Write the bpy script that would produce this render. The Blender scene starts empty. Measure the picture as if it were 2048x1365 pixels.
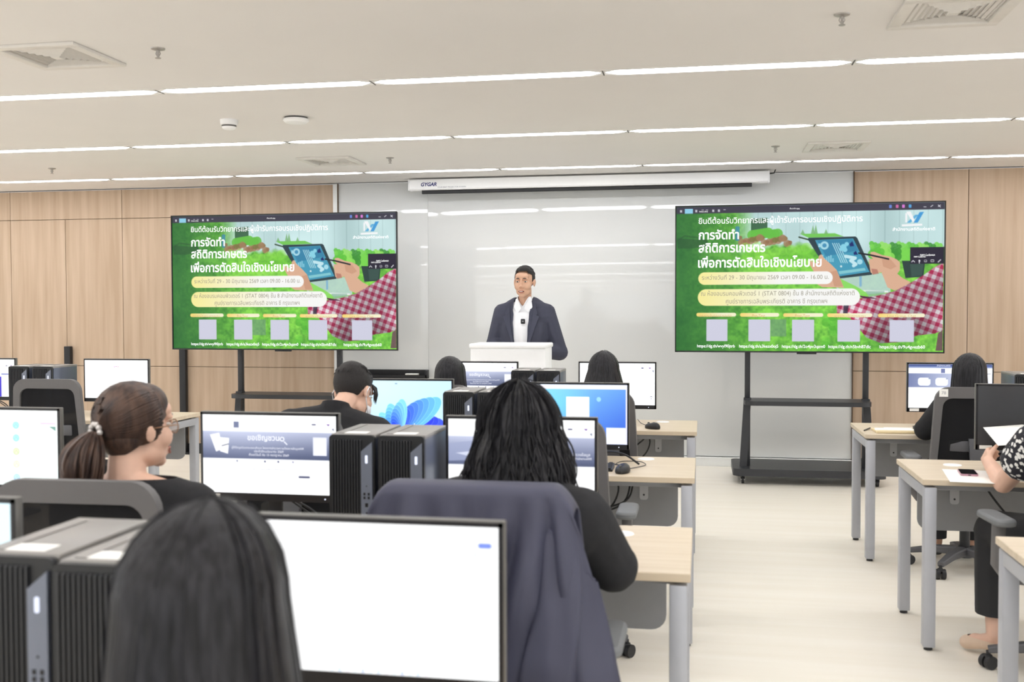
import bpy, bmesh, math, random
import numpy as np
from mathutils import Vector as V, Matrix, Euler
rnd = random.Random(7)
PI = math.pi
S = bpy.context.scene
C = S.collection
# ---------------------------------------------------------------- camera
cam = bpy.data.cameras.new('camera')
camo = bpy.data.objects.new('camera', cam); C.objects.link(camo); S.camera = camo
YAW, PITCH, ROLL, CH = .1799, -.0323, -.0025, 1.499
_f = V((-math.sin(YAW)*math.cos(PITCH), math.cos(YAW)*math.cos(PITCH), math.sin(PITCH)))
_r0 = V((math.cos(YAW), math.sin(YAW), 0)); _u0 = _r0.cross(_f)
_r = math.cos(ROLL)*_r0 + math.sin(ROLL)*_u0; _u = math.cos(ROLL)*_u0 - math.sin(ROLL)*_r0
camo.matrix_world = Matrix(((_r.x, _u.x, -_f.x, 0), (_r.y, _u.y, -_f.y, 0), (_r.z, _u.z, -_f.z, CH), (0, 0, 0, 1)))
cam.sensor_width = 36; cam.lens = 36*2093.6/2048
cam.dof.use_dof = True; cam.dof.focus_distance = 8.6; cam.dof.aperture_fstop = 4.5
cam.clip_start = .02
# ---------------------------------------------------------------- light and exposure
S.view_settings.view_transform = 'Standard'; S.view_settings.look = 'None'
S.view_settings.exposure = 0.2; S.view_settings.gamma = 1; S.view_settings.use_curve_mapping = False
W = bpy.data.worlds.new('ambient_fill'); S.world = W; W.use_nodes = True  # even ambient fill, added through the open sides and back for flat lighting
W.node_tree.nodes['Background'].inputs[0].default_value = (.94, .972, 1, 1)
W.node_tree.nodes['Background'].inputs[1].default_value = 1.75
LAMP = 16.0          # strip light radiance
SCR = 1.0            # display brightness
# ---------------------------------------------------------------- materials
def lin(c):
    c = np.asarray(c, float)/255
    return np.where(c <= .04045, c/12.92, ((c+.055)/1.055)**2.4)
def L3(c): return tuple(float(v) for v in lin(c))+(1,)
_m = {}
def mat(name, rgb, rough=.5, metal=0., var=.04, scale=30., stretch=(1,1,1), bump=0., spec=.5, bscale=None, rgb2=None, alpha=1., sheen=0., coat=0.):
    """principled material, its colour broken up by object-space noise"""
    if name in _m: return _m[name]
    m = bpy.data.materials.new(name); m.use_nodes = True; nt = m.node_tree; b = nt.nodes['Principled BSDF']
    a = L3(rgb); d = L3(rgb2) if rgb2 is not None else tuple(v*(1-var) for v in a[:3])+(1,)
    tc = nt.nodes.new('ShaderNodeTexCoord'); mp = nt.nodes.new('ShaderNodeMapping'); mp.inputs['Scale'].default_value = stretch
    nz = nt.nodes.new('ShaderNodeTexNoise'); nz.inputs['Scale'].default_value = scale; nz.inputs['Detail'].default_value = 3
    rp = nt.nodes.new('ShaderNodeValToRGB'); rp.color_ramp.elements[0].position = .35; rp.color_ramp.elements[1].position = .68
    rp.color_ramp.elements[0].color = d; rp.color_ramp.elements[1].color = a
    k = nt.links.new
    k(tc.outputs['Object'], mp.inputs[0]); k(mp.outputs[0], nz.inputs['Vector']); k(nz.outputs['Fac'], rp.inputs[0]); k(rp.outputs[0], b.inputs['Base Color'])
    b.inputs['Roughness'].default_value = rough; b.inputs['Metallic'].default_value = metal
    b.inputs['Specular IOR Level'].default_value = spec
    if alpha < 1: b.inputs['Alpha'].default_value = alpha
    if sheen: b.inputs['Sheen Weight'].default_value = sheen
    if coat: b.inputs['Coat Weight'].default_value = coat; b.inputs['Coat Roughness'].default_value = .05
    if bump:
        bn = nt.nodes.new('ShaderNodeBump'); bn.inputs['Strength'].default_value = bump; bn.inputs['Distance'].default_value = .01
        n2 = nz
        if bscale:
            n2 = nt.nodes.new('ShaderNodeTexNoise'); n2.inputs['Scale'].default_value = bscale; k(mp.outputs[0], n2.inputs['Vector'])
        k(n2.outputs['Fac'], bn.inputs['Height']); k(bn.outputs[0], b.inputs['Normal'])
    _m[name] = m; return m
def emat(name, rgb, s):
    if name in _m: return _m[name]
    m = bpy.data.materials.new(name); m.use_nodes = True; nt = m.node_tree
    for n in list(nt.nodes): nt.nodes.remove(n)
    e = nt.nodes.new('ShaderNodeEmission'); o = nt.nodes.new('ShaderNodeOutputMaterial')
    e.inputs[0].default_value = L3(rgb); e.inputs[1].default_value = s; nt.links.new(e.outputs[0], o.inputs[0])
    _m[name] = m; return m
def display_mat():
    m = bpy.data.materials.new('lit_display'); m.use_nodes = True; nt = m.node_tree; b = nt.nodes['Principled BSDF']
    a = nt.nodes.new('ShaderNodeAttribute'); a.attribute_name = 'picture'
    nt.links.new(a.outputs['Color'], b.inputs['Emission Color']); b.inputs['Emission Strength'].default_value = SCR
    b.inputs['Base Color'].default_value = (.01, .01, .012, 1); b.inputs['Roughness'].default_value = .5; b.inputs['Specular IOR Level'].default_value = .15
    return m
DISPLAY = display_mat()
M = dict(
    ceil=('ceiling_paint', (235,232,229), .85, 0, .015, 2),
    wood=('wood_panel', (199,176,153), .5, 0, 0, 9, (1.6,1.6,.09), .02, .35, None, (181,157,132)),
    floor=('vinyl_plank', (247,241,229), .45, 0, 0, 5, (.12,2.2,1), 0, .4, None, (243,236,222)),
    white=('white_plastic', (250,250,250), .45, 0, .015),
    trimw=('white_trim', (236,237,234), .4, 0, .02),
    glassw=('white_glass_board', (220,221,219), .045, 0, .008, 2),
    groove=('dark_groove', (92,72,54), .8), black=('black_metal', (30,30,32), .45, .2), blackp=('black_plastic', (26,27,30), .42),
    cart=('cart_steel', (62,63,66), .42, .4), caster=('caster_black', (38,38,40), .5), chrome=('chrome', (205,206,208), .25, .9),
    desk=('desk_laminate', (220,205,182), .42, 0, 0, 8, (.25,4,1), 0, .4, None, (210,193,167)),
    deskleg=('desk_steel', (180,182,188), .42, .2, .02), panel=('modesty_panel', (146,147,149), .55, 0, .03), brk=('bracket_steel', (186,187,190), .45, .3),
    beam=('beam_steel', (150,152,156), .5, .3), chair=('chair_plastic', (102,100,100), .55, 0, .03), mesh=('chair_mesh', (34,34,36), .8, 0, .2, 400, (1,1,1), 0, .2, None, None, .86),
    seat=('seat_fabric', (42,42,45), .9, 0, .15, 200), arm=('arm_pad', (118,120,122), .6), chairdark=('chair_base_plastic', (92,92,95), .5),
    towb=('tower_black', (24,25,27), .5), towg=('tower_grille', (38,39,42), .45), tows=('tower_strip', (112,118,132), .4, .1), towt=('tower_metal', (148,145,141), .4, .55, .03), towside=('tower_side', (96,102,116), .35, .4),
    paper=('paper', (250,249,244), .7, 0, .01), envelope=('manila_card', (232,214,172), .7), port=('port_black', (12,12,14), .5), blue=('blue_sticker', (40,70,190), .4),
    bezel=('bezel_black', (22,22,26), .4), monback=('monitor_shell', (40,41,45), .5), off=('dark_screen', (66,67,70), .28), mgrey=('monitor_edge', (110,108,104), .4, .4),
    skin=('skin', (214,170,142), .5, 0, .06, 25), skin2=('skin_pale', (228,186,162), .5, 0, .06, 25),
    hair=('black_hair', (44,43,47), .44, 0, 0, 140, (1,1,.06), .2, .28, None, (17,16,18)), hairb=('brown_hair', (94,72,60), .45, 0, .0, 40, (1,1,.2), .2, .4, None, (52,40,37)), hairs=('short_black_hair', (42,38,37), .6, 0, .3, 300, (1,1,1), .6, .4),
    suit=('navy_suiting', (62,64,80), .8, 0, .06, 60, (1,1,1), .08), shirt=('white_cotton', (246,246,248), .75, 0, .02), blackcloth=('black_cotton', (32,32,35), .85, 0, .15, 50, (1,1,1), .1),
    jacket=('jacket_nylon', (66,67,86), .6, 0, .08, 12, (1,1,1), .12), floral=None, lips=('lips', (186,118,104), .5), eye=('eye_white', (228,224,218), .3), iris=('iris_dark', (28,20,18), .2),
    silver=('beads', (206,200,196), .3, .3), glasses=('spectacle_rim', (150,110,80), .35), lens=('spectacle_lens', (240,240,235), .1, 0, 0, 1, (1,1,1), 0, .5, None, None, .25), mask=('mask_white', (236,238,242), .8),
    shoe=('beige_leather', (222,196,172), .5), phone=('phone_pink', (196,150,165), .35, .3), phoneglass=('phone_glass', (20,20,24), .12), navytext=('navy_print', (30,36,110), .5), greytext=('grey_print', (150,152,160), .6), whitetext=('white_print', (225,225,228), .6),
    sprk=('sprinkler_metal', (178,174,170), .35, .7), ventdark=('vent_gap', (98,96,94), .7), ventw=('vent_white', (226,222,216), .6), teeth=('teeth', (235,230,222), .4), trouser=('black_trouser', (36,36,38), .85),
)
def mm(k):
    v = M[k]
    if isinstance(v, tuple): M[k] = mat(*v)
    return M[k]
# ---------------------------------------------------------------- mesh helpers
class MB:
    def __init__(s): s.v = []; s.f = []; s.mi = []
    def add(s, vs, fs, mi=0, mx=None):
        o = len(s.v)
        s.v += [tuple(mx @ V(p)) if mx else tuple(p) for p in vs]
        s.f += [tuple(i+o for i in q) for q in fs]; s.mi += [mi]*len(fs); return s
    def box(s, c, d, bev=0., mi=0, mx=None, seg=2):
        if bev <= 0:
            x, y, z = (q/2 for q in d)
            vs = [(c[0]+a*x, c[1]+b*y, c[2]+e*z) for e in (-1,1) for a, b in ((-1,-1),(1,-1),(1,1),(-1,1))]
            return s.add(vs, [(3,2,1,0),(4,5,6,7),(0,1,5,4),(1,2,6,5),(2,3,7,6),(3,0,4,7)], mi, mx)
        bm = bmesh.new(); bmesh.ops.create_cube(bm, size=1)
        for v in bm.verts: v.co = V((v.co.x*d[0]+c[0], v.co.y*d[1]+c[1], v.co.z*d[2]+c[2]))
        bmesh.ops.bevel(bm, geom=list(bm.edges), offset=min(bev, min(d)*.49), segments=seg, affect='EDGES', profile=.5)
        return s.bm(bm, mi, mx)
    def bm(s, bm, mi=0, mx=None):
        bm.verts.index_update()
        s.add([v.co.copy() for v in bm.verts], [[v.index for v in f.verts] for f in bm.faces], mi, mx); bm.free(); return s
    def rings(s, rs, caps=True, mi=0, mx=None, closed=False):
        n = len(rs[0]); vs = [p for r in rs for p in r]; fs = []
        m = len(rs)
        for i in range(m if closed else m-1):
            j = (i+1) % m
            for k in range(n):
                l = (k+1) % n; fs.append((i*n+k, i*n+l, j*n+l, j*n+k))
        if caps and not closed: fs += [tuple(range(n))[::-1], tuple(range((m-1)*n, m*n))]
        return s.add(vs, fs, mi, mx)
    def cyl(s, a, b, r, r2=None, n=16, mi=0, mx=None): return s.tube([a, b], [r, r if r2 is None else r2], n, mi=mi, mx=mx)
    def tube(s, path, r, n=8, closed=False, mi=0, mx=None, flat=None, up=None, side=None):
        """tube along path; flat=(a,b) makes an a x b rounded-rectangle-like section"""
        P = [V(p) for p in path]; m = len(P); rs = []
        for i in range(m):
            t = (P[(i+1) % m]-P[i-1]) if closed else (P[min(i+1, m-1)]-P[max(i-1, 0)])
            t.normalize()
            u = V(up) if up else (V((0,0,1)) if abs(t.z) < .9 else V((0,1,0)))
            x = (side-t*side.dot(t)).normalized() if side else t.cross(u).normalized(); y = x.cross(t)
            q = r[i] if isinstance(r, (list, tuple)) else r
            ring = []
            for k in range(n):
                a = 2*PI*(k+.5)/n; ca, sa = math.cos(a), math.sin(a)
                if flat:
                    e = .45; ca = math.copysign(abs(ca)**e, ca)*flat[0]; sa = math.copysign(abs(sa)**e, sa)*flat[1]
                ring.append(P[i]+x*ca*q+y*sa*q)
            rs.append(ring)
        return s.rings(rs, True, mi, mx, closed)
    def lathe(s, prof, n=24, mi=0, mx=None):
        return s.rings([[(max(r,1e-4)*math.cos(2*PI*k/n), max(r,1e-4)*math.sin(2*PI*k/n), z) for k in range(n)] for r, z in prof], True, mi, mx)
    def prism(s, poly, a, b, axis='y', mi=0, mx=None):
        """extrude a 2-D outline; axis y: poly=(x,z), z: (x,y), x: (y,z)"""
        def e(p, t): return {'y': (p[0], t, p[1]), 'z': (p[0], p[1], t), 'x': (t, p[0], p[1])}[axis]
        return s.rings([[e(p, a) for p in poly], [e(p, b) for p in poly]], True, mi, mx)
    def sph(s, c, r, n=12, m=8, mi=0, mx=None):
        r = (r, r, r) if not hasattr(r, '__len__') else r
        return s.rings([[(c[0]+r[0]*math.sin(PI*(i+.02)/(m+.04))*math.cos(2*PI*k/n), c[1]+r[1]*math.sin(PI*(i+.02)/(m+.04))*math.sin(2*PI*k/n), c[2]-r[2]*math.cos(PI*(i+.02)/(m+.04))) for k in range(n)] for i in range(m+1)], True, mi, mx)
    def build(s, name, mats, parent=None, smooth=35, fix=True):
        me = bpy.data.meshes.new(name); me.from_pydata(s.v, [], s.f); me.update()
        for x in (mats if isinstance(mats, (list, tuple)) else [mats]): me.materials.append(mm(x) if isinstance(x, str) else x)
        if any(s.mi): me.polygons.foreach_set('material_index', s.mi)
        if fix:
            bm = bmesh.new(); bm.from_mesh(me); bmesh.ops.recalc_face_normals(bm, faces=bm.faces); bm.to_mesh(me); bm.free()
        if smooth:
            me.polygons.foreach_set('use_smooth', [True]*len(me.polygons)); me.set_sharp_from_angle(angle=math.radians(smooth))
        o = bpy.data.objects.new(name, me); C.objects.link(o)
        if parent: o.parent = parent
        return o
def spline(pts, n=6):
    P = [V(p) for p in pts]; P = [P[0]*2-P[1]]+P+[P[-1]*2-P[-2]]; o = []
    for i in range(1, len(P)-2):
        a, b, c, d = P[i-1:i+3]
        for k in range(n):
            t = k/n; o.append(.5*((2*b)+(c-a)*t+(2*a-5*b+4*c-d)*t*t+(3*b-a-3*c+d)*t**3))
    return o+[P[-2]]
def rrect(w, h, r, n=5, cx=0, cy=0):
    o = []
    for sx, sy, a in ((1,1,0),(-1,1,90),(-1,-1,180),(1,-1,270)):
        for k in range(n+1):
            t = math.radians(a+90*k/n); o.append((cx+sx*(w/2-r)+r*math.cos(t), cy+sy*(h/2-r)+r*math.sin(t)))
    return o
def tag(o, label, cat, group=None):
    o['label'] = label; o['category'] = cat
    if group: o['group'] = group
    return o
def thing(name, label, cat, loc=(0,0,0), rz=0., group=None):
    o = bpy.data.objects.new(name, None); C.objects.link(o); o.empty_display_size = .1
    o.location = loc; o.rotation_euler = (0,0,rz); return tag(o, label, cat, group)
def struct(o): o['kind'] = 'structure'; return o
def dup(root, loc, label, rz=None):
    r = root.copy(); C.objects.link(r); r.location = loc; r['label'] = label
    if rz is not None: r.rotation_euler = (0,0,rz)
    for ch in list(root.children):
        c = ch.copy(); C.objects.link(c); c.parent = r
        for g in list(ch.children):
            d = g.copy(); C.objects.link(d); d.parent = c
    return r
def text_mb(txt, h=None, w=None, bold=0., mx=None, align='LEFT', italic=0.):
    """letters as a flat MB in the local xz plane (facing -y), scaled to width w or cap size h"""
    cu = bpy.data.curves.new('t', 'FONT'); cu.body = txt; cu.size = 1; cu.offset = bold; cu.resolution_u = 3; cu.shear = italic; cu.fill_mode = 'FRONT'
    o = bpy.data.objects.new('t', cu); C.objects.link(o); dg = bpy.context.evaluated_depsgraph_get(); dg.update()
    me = bpy.data.meshes.new_from_object(o.evaluated_get(dg)); bpy.data.objects.remove(o); bpy.data.curves.remove(cu)
    vs = [v.co.copy() for v in me.vertices]; fs = [list(p.vertices) for p in me.polygons]; bpy.data.meshes.remove(me)
    b = MB()
    if not vs: return b, 0
    x0 = min(v.x for v in vs); x1 = max(v.x for v in vs); s = (w/(x1-x0)) if w else h
    if w and h: sx, sz = w/(x1-x0), h
    else: sx = sz = s
    off = {'LEFT': x0, 'CENTER': (x0+x1)/2}[align]
    b.add([((v.x-off)*sx, 0, v.y*sz) for v in vs], fs, 0, mx); return b, (x1-x0)*sx
# ---------------------------------------------------------------- pictures shown on the displays (vertex colours of a fine grid)
class Pic:
    def __init__(s, w, h, asp, bg):
        s.w, s.h = w, h; s.asp = asp
        u, v = np.meshgrid(np.linspace(0, 1, w), np.linspace(0, 1, h)); s.u, s.v = u, v
        s.x = u*asp; s.c = np.zeros((h, w, 3)); s.c[:] = bg; s.px = asp/w
    def put(s, d, col, a=1.):
        k = np.clip(.5-d/s.px, 0, 1)*a; s.c = s.c*(1-k[..., None])+np.asarray(col, float)*k[..., None]; return s
    def rect(s, x0, y0, x1, y1, col, r=0., a=1.):
        cx, cy, hw, hh = (x0+x1)/2*s.asp, (y0+y1)/2, (x1-x0)/2*s.asp-r, (y1-y0)/2-r
        qx, qy = np.abs(s.x-cx)-hw, np.abs(s.v-cy)-hh
        return s.put(np.hypot(np.maximum(qx, 0), np.maximum(qy, 0))+np.minimum(np.maximum(qx, qy), 0)-r, col, a)
    def circ(s, x, y, r, col, a=1., ry=None):
        return s.put(np.hypot(s.x-x*s.asp, (s.v-y)*(r/ry if ry else 1))-r, col, a)
    def line(s, pts, w, col, a=1.):
        d = np.full(s.u.shape, 9.)
        for (x0, y0), (x1, y1) in zip(pts[:-1], pts[1:]):
            ax, ay, bx, by = x0*s.asp, y0, x1*s.asp, y1; dx, dy = bx-ax, by-ay
            t = np.clip(((s.x-ax)*dx+(s.v-ay)*dy)/(dx*dx+dy*dy+1e-12), 0, 1)
            d = np.minimum(d, np.hypot(s.x-ax-t*dx, s.v-ay-t*dy))
        return s.put(d-w/2, col, a)
    def inside(s, pts):
        P = [(x*s.asp, y) for x, y in pts]; ins = np.zeros(s.u.shape, bool); d = np.full(s.u.shape, 9.)
        for (ax, ay), (bx, by) in zip(P, P[1:]+P[:1]):
            c = ((ay > s.v) != (by > s.v)) & (s.x < (bx-ax)*(s.v-ay)/((by-ay) if by != ay else 1e-9)+ax); ins ^= c
            dx, dy = bx-ax, by-ay; t = np.clip(((s.x-ax)*dx+(s.v-ay)*dy)/(dx*dx+dy*dy+1e-12), 0, 1)
            d = np.minimum(d, np.hypot(s.x-ax-t*dx, s.v-ay-t*dy))
        return np.where(ins, -d, d)
    def poly(s, pts, col, a=1.): return s.put(s.inside(pts), col, a)
    def noise(s, f, seed):
        g = np.random.default_rng(seed).random((int(f)+3, int(f*s.asp)+3)); y, x = s.v*f, s.x*f
        i, j = y.astype(int), x.astype(int); a, b = y-i, x-j; a, b = a*a*(3-2*a), b*b*(3-2*b)
        return (g[i, j]*(1-b)+g[i, j+1]*b)*(1-a)+(g[i+1, j]*(1-b)+g[i+1, j+1]*b)*a
    def mesh(s, name, wd, ht, parent, loc, gain=1.):
        n = s.w*s.h; co = np.zeros((n, 3), np.float32); co[:, 0] = (s.u.ravel()-.5)*wd; co[:, 2] = (.5-s.v.ravel())*ht
        idx = np.arange(n).reshape(s.h, s.w); q = np.stack([idx[:-1, :-1], idx[1:, :-1], idx[1:, 1:], idx[:-1, 1:]], -1).reshape(-1, 4)
        me = bpy.data.meshes.new(name); me.vertices.add(n); me.vertices.foreach_set('co', co.ravel())
        me.loops.add(q.size); me.loops.foreach_set('vertex_index', q.ravel().astype(np.int32))
        me.polygons.add(len(q)); me.polygons.foreach_set('loop_start', (np.arange(len(q))*4).astype(np.int32)); me.update(calc_edges=True)
        at = me.color_attributes.new('picture', 'FLOAT_COLOR', 'POINT'); col = np.ones((n, 4), np.float32); col[:, :3] = lin(np.clip(s.c, 0, 255)).reshape(-1, 3)*gain
        at.data.foreach_set('color', col.ravel()); me.materials.append(DISPLAY)
        o = bpy.data.objects.new(name, me); C.objects.link(o); o.parent = parent; o.location = loc; return o
# ================================================================ the room
CZ = 2.73; WY = 10.0
b = MB(); b.box((-2, 2, -.05), (24, 18, .1)); struct(b.build('floor', 'floor'))
b = MB(); b.box((-2, 2, CZ+.06), (24, 18, .1)); struct(b.build('ceiling', 'ceil'))
def wood_wall(name, xs_lo, xs_mid, xs_hi, y0, zs, x0, x1, mids):
    """timber panels with dark open joints; mids = column edges of the middle course"""
    b = MB(); b.box(((x0+x1)/2, y0+.06, CZ/2), (x1-x0, .06, CZ), 0, 1); g = .005
    for (za, zb), xs in zip(zs, mids):
        e = [x0]+[x for x in xs if x0 < x < x1]+[x1]
        for a, c in zip(e[:-1], e[1:]): b.box(((a+c)/2, y0+.015, (za+zb)/2), (c-a-g, .03, zb-za-g), .0015, 0, seg=1)
    return struct(b.build(name, ['wood', 'groove']))
zs = [(.1, .895), (.895, 2.43), (2.43, CZ)]
wood_wall('wall_front_left', 0, 0, 0, WY, zs, -14, -3.626, [(-10, -8.5, -7.22, -6.58, -5.93, -5.28, -4.62), (-10, -8.5, -7.22, -6.58, -5.93, -5.28, -4.62), (-10, -8.5, -7.22, -5.93, -4.62)])
wood_wall('wall_front_right', 0, 0, 0, WY, [(.1, .905), (.905, CZ)], 1.36, 9.9, [(2.345, 3.5, 5, 6.5, 8), (2.345, 3.5, 5, 6.5, 8)])
b = MB(); b.box((-1.13, WY+.06, CZ/2), (4.99, .06, CZ)); struct(b.build('wall_front', 'white'))
b = MB(); b.box((-8.8, WY-.002, .05), (10.35, .03, .1)); struct(b.build('baseboard_left', 'black'))
b = MB(); b.box((5.63, WY-.002, .05), (8.5, .03, .1)); struct(b.build('baseboard_right', 'black'))
b = MB(); b.box((-1.13, WY-.012, .043), (4.96, .045, .086), .003); b.box((-1.13, WY-.03, .079), (4.96, .02, .012)); struct(b.build('baseboard_front', 'trimw'))
b = MB(); b.box((-3.601, WY, CZ/2), (.045, .05, CZ), .002); struct(b.build('trim_1', 'trimw'))
b = MB(); b.box((1.356, WY, CZ/2), (.008, .05, CZ)); b.box((-3.574, WY, CZ/2), (.008, .05, CZ)); struct(b.build('trim_2', 'groove'))
# ---------------------------------------------------------------- glass whiteboard
t = thing('whiteboard', 'wall-high glossy white glass board behind the speaker', 'whiteboard', (-1.13, WY, .09))
for nm, x0, x1 in (('board_panel', -3.57, -2.6525), ('board_panel', -2.6515, 1.352)):
    b = MB(); b.box(((x0+x1)/2+1.13, 0, (CZ-.09)/2), (x1-x0, .02, CZ-.095), .002); b.build(nm, 'glassw', t)
t = thing('marker_tray', 'long black marker tray fixed low on the white board', 'tray', (-3.05, WY-.012, .8))
b = MB(); b.box((0, -.04, .005), (.8, .08, .01)); b.box((0, -.004, .042), (.8, .008, .084)); b.box((0, -.077, .02), (.8, .006, .03)); b.build('tray_body', 'black', t)
b = MB(); b.box((.39, -.04, .04), (.02, .08, .08), .004); b.build('end_cap', 'blackp', t); b = MB(); b.box((-.39, -.04, .04), (.02, .08, .08), .004); b.build('end_cap', 'blackp', t)
t = thing('board_eraser', 'small beige board eraser lying in the black marker tray', 'eraser', (-2.81, WY-.05, .812))
b = MB(); b.box((0, 0, .012), (.13, .05, .022), .004); b.build('felt', 'envelope', t); b = MB(); b.box((0, 0, .03), (.13, .05, .014), .004); b.build('grip', 'paper', t)
# two black uprights against the timber wall
for i, (x, lb) in enumerate(((-6.545, 'black upright post against the wood wall, left, behind the towers'), (-5.245, 'black upright post against the wood wall beneath the left television'))):
    t = thing('wall_post', lb, 'post', (x, WY-.035, 0), 0, 'black posts along the wood wall')
    b = MB(); b.box((0, 0, .55), (.07, .05, 1.1), .004); b.build('upright', 'black', t); b = MB(); b.box((0, -.02, .01), (.2, .1, .02), .004); b.build('foot_plate', 'black', t)
# ---------------------------------------------------------------- strip lights
LIT = emat('light_diffuser', (250,251,255), LAMP)
def strip(loc, label, group):
    t = thing('strip_light', label, 'ceiling light', loc, 0, group)
    L = 1.27; w = .052
    out = [(-L/2+.012, 0), (-L/2+.075, -w), (L/2-.075, -w), (L/2-.012, 0), (L/2-.075, w), (-L/2+.075, w)]  # pointed ends imitate the glow narrowing where it dims near each joint
    b = MB(); b.prism(out, -.004, 0, 'z'); b.build('diffuser', LIT, t)
    for sx in (-1, 1):
        b = MB(); b.prism([(sx*(L/2-.1), w), (sx*(L/2-.012), 0), (sx*(L/2-.1), -w), (sx*(L/2-.1), -w-.004), (sx*(L/2-.004), -w-.004), (sx*(L/2-.004), w+.004), (sx*(L/2-.1), w+.004)], -.004, 0, 'z'); b.build('dim_end', 'white', t)  # unlit white filler shaped around the narrowed glow
    for sy in (-1, 1):
        b = MB(); b.box((0, sy*(w+.008), -.003), (L, .01, .006)); b.build('trim_rail', 'ventw', t)
    b = MB(); b.box((L/2, 0, -.003), (.006, 2*w+.02, .006)); b.build('joint', 'ventdark', t)
    return t
ordn = ['first', 'second', 'third', 'fourth', 'fifth', 'sixth', 'seventh', 'eighth', 'ninth', 'tenth']
rows = [(9.255, 'row nearest the front wall', range(-8, 4)), (7.445, 'middle row overhead', range(-8, 4)), (5.57, 'row nearest the camera', range(-6, 4))]
s0 = None
for y, rn, rg in rows:
    seen = [k for k in rg if {9.255: -4.95, 7.445: -3.7, 5.57: -2.6}[y]-.7 < k*1.27-.52+.635+0 < {9.255: 2.7, 7.445: 2.4, 5.57: 1.7}[y]+.7]
    for k in rg:
        x = -.52+.635+k*1.27
        lb = f'ceiling light strip, {ordn[seen.index(k)]} from the left in the {rn}' if k in seen else f'ceiling light strip past the picture edge, {rn}'
        if s0 is None: s0 = strip((x, y, CZ+.01), lb, 'linear ceiling lights')
        else: dup(s0, (x, y, CZ+.01), lb)
for y in (3.73, 1.88, .04, -1.8, -3.6):
    for k in range(-5, 3): dup(s0, (-.52+.635+k*1.27, y, CZ+.01), 'white ceiling light strip overhead, out of view')
# ---------------------------------------------------------------- ceiling vents, sprinklers, detectors
def vent(x, y, n, label, hs=.23):
    t = thing('air_vent', label, 'air vent', (x, y, CZ+.01), 0, 'square ceiling air vents')
    b = MB(); fr = .05
    for sx, sy, w, d in ((0, 1, 2*hs, fr), (0, -1, 2*hs, fr), (1, 0, fr, 2*hs-2*fr), (-1, 0, fr, 2*hs-2*fr)):
        b.box((sx*(hs-fr/2), sy*(hs-fr/2), -.008), (w, d, .016), .003)
    b.build('frame', 'ventw', t)
    b = MB(); b.box((0, 0, .012), (2*hs-.06, 2*hs-.06, .004)); b.build('duct_opening', 'ventdark', t)
    b = MB(); r = hs-fr; st = r/(n+.6)
    for i in range(n):
        a = r-st*i-.004; c = a-st*.5; z0, z1 = -.004-.002*i, -.022-.002*i
        b.rings([[(-a,-a,z0+.018),(a,-a,z0+.018),(a,a,z0+.018),(-a,a,z0+.018)], [(-c,-c,z1+.016),(c,-c,z1+.016),(c,c,z1+.016),(-c,c,z1+.016)], [(-c,-c,z1+.019),(c,-c,z1+.019),(c,c,z1+.019),(-c,c,z1+.019)], [(-a,-a,z0+.021),(a,-a,z0+.021),(a,a,z0+.021),(-a,a,z0+.021)]], False, closed=True)
    b.build('louvre', 'ventw', t, 0)
    b = MB(); q = st*.9; b.box((0, 0, -.012), (2*q, 2*q, .01)); b.build('centre_plate', 'ventw', t)
vent(-3.11, 4.69, 7, 'square white ceiling vent at the upper left, nearer the camera')
vent(1.03, 4.69, 7, 'square white ceiling vent at the upper right, nearer the camera')
vent(-3.08, 8.46, 7, 'small-looking square ceiling vent above the left end of the board')
vent(1.01, 8.45, 7, 'small-looking square ceiling vent right of the projection screen case')
t0 = thing('sprinkler', 'metal sprinkler head beside the near left ceiling vent', 'sprinkler', (-2.563, 4.66, CZ+.01), 0, 'ceiling sprinkler heads')
b = MB(); b.lathe([(.0, 0), (.034, 0), (.032, -.005), (.014, -.011), (0, -.011)]); b.build('escutcheon', 'sprk', t0)
b = MB(); b.cyl((0,0,-.01), (0,0,-.045), .006, n=8)
for s_ in (-1, 1): b.tube([(s_*.006,0,-.012), (s_*.012,0,-.026), (s_*.002,0,-.042)], .0025, 6)
b.build('stem', 'sprk', t0); b = MB(); b.cyl((0,0,-.045), (0,0,-.048), .014, n=12); b.build('deflector', 'sprk', t0)
for p, lb in (((.579, 4.665), 'metal sprinkler head beside the near right ceiling vent'), ((-5.671, 8.436), 'tiny sprinkler head at the far left over the wood wall'), ((-2.549, 8.392), 'tiny sprinkler head above the left end of the projection screen case'), ((.552, 8.373), 'tiny sprinkler head beside the far right ceiling vent')):
    dup(t0, (p[0], p[1], CZ+.01), lb)
t = thing('smoke_detector', 'white slotted smoke detector left of the round disc on the ceiling', 'smoke detector', (-3.078, 6.506, CZ+.01))
b = MB(); b.lathe([(0, 0), (.058, 0), (.056, -.03), (.05, -.036)]); b.build('base', 'white', t)
b = MB(); b.lathe([(.048, -.036), (.047, -.046)], 24); b.build('slot_ring', 'ventdark', t); b = MB(); b.lathe([(0, -.046), (.047, -.046), (.042, -.058), (.03, -.064), (0, -.065)]); b.build('cap', 'white', t)
t = thing('wireless_access_point', 'low white disc on the ceiling right of the smoke detector', 'ceiling disc', (-2.61, 6.504, CZ+.01))
b = MB(); b.lathe([(0, 0), (.075, 0), (.075, -.012), (0, -.012)]); b.build('mount', 'ventdark', t); b = MB(); b.lathe([(0, -.012), (.082, -.012), (.084, -.022), (.07, -.036), (.03, -.042), (0, -.042)]); b.build('cover', 'white', t)
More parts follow.
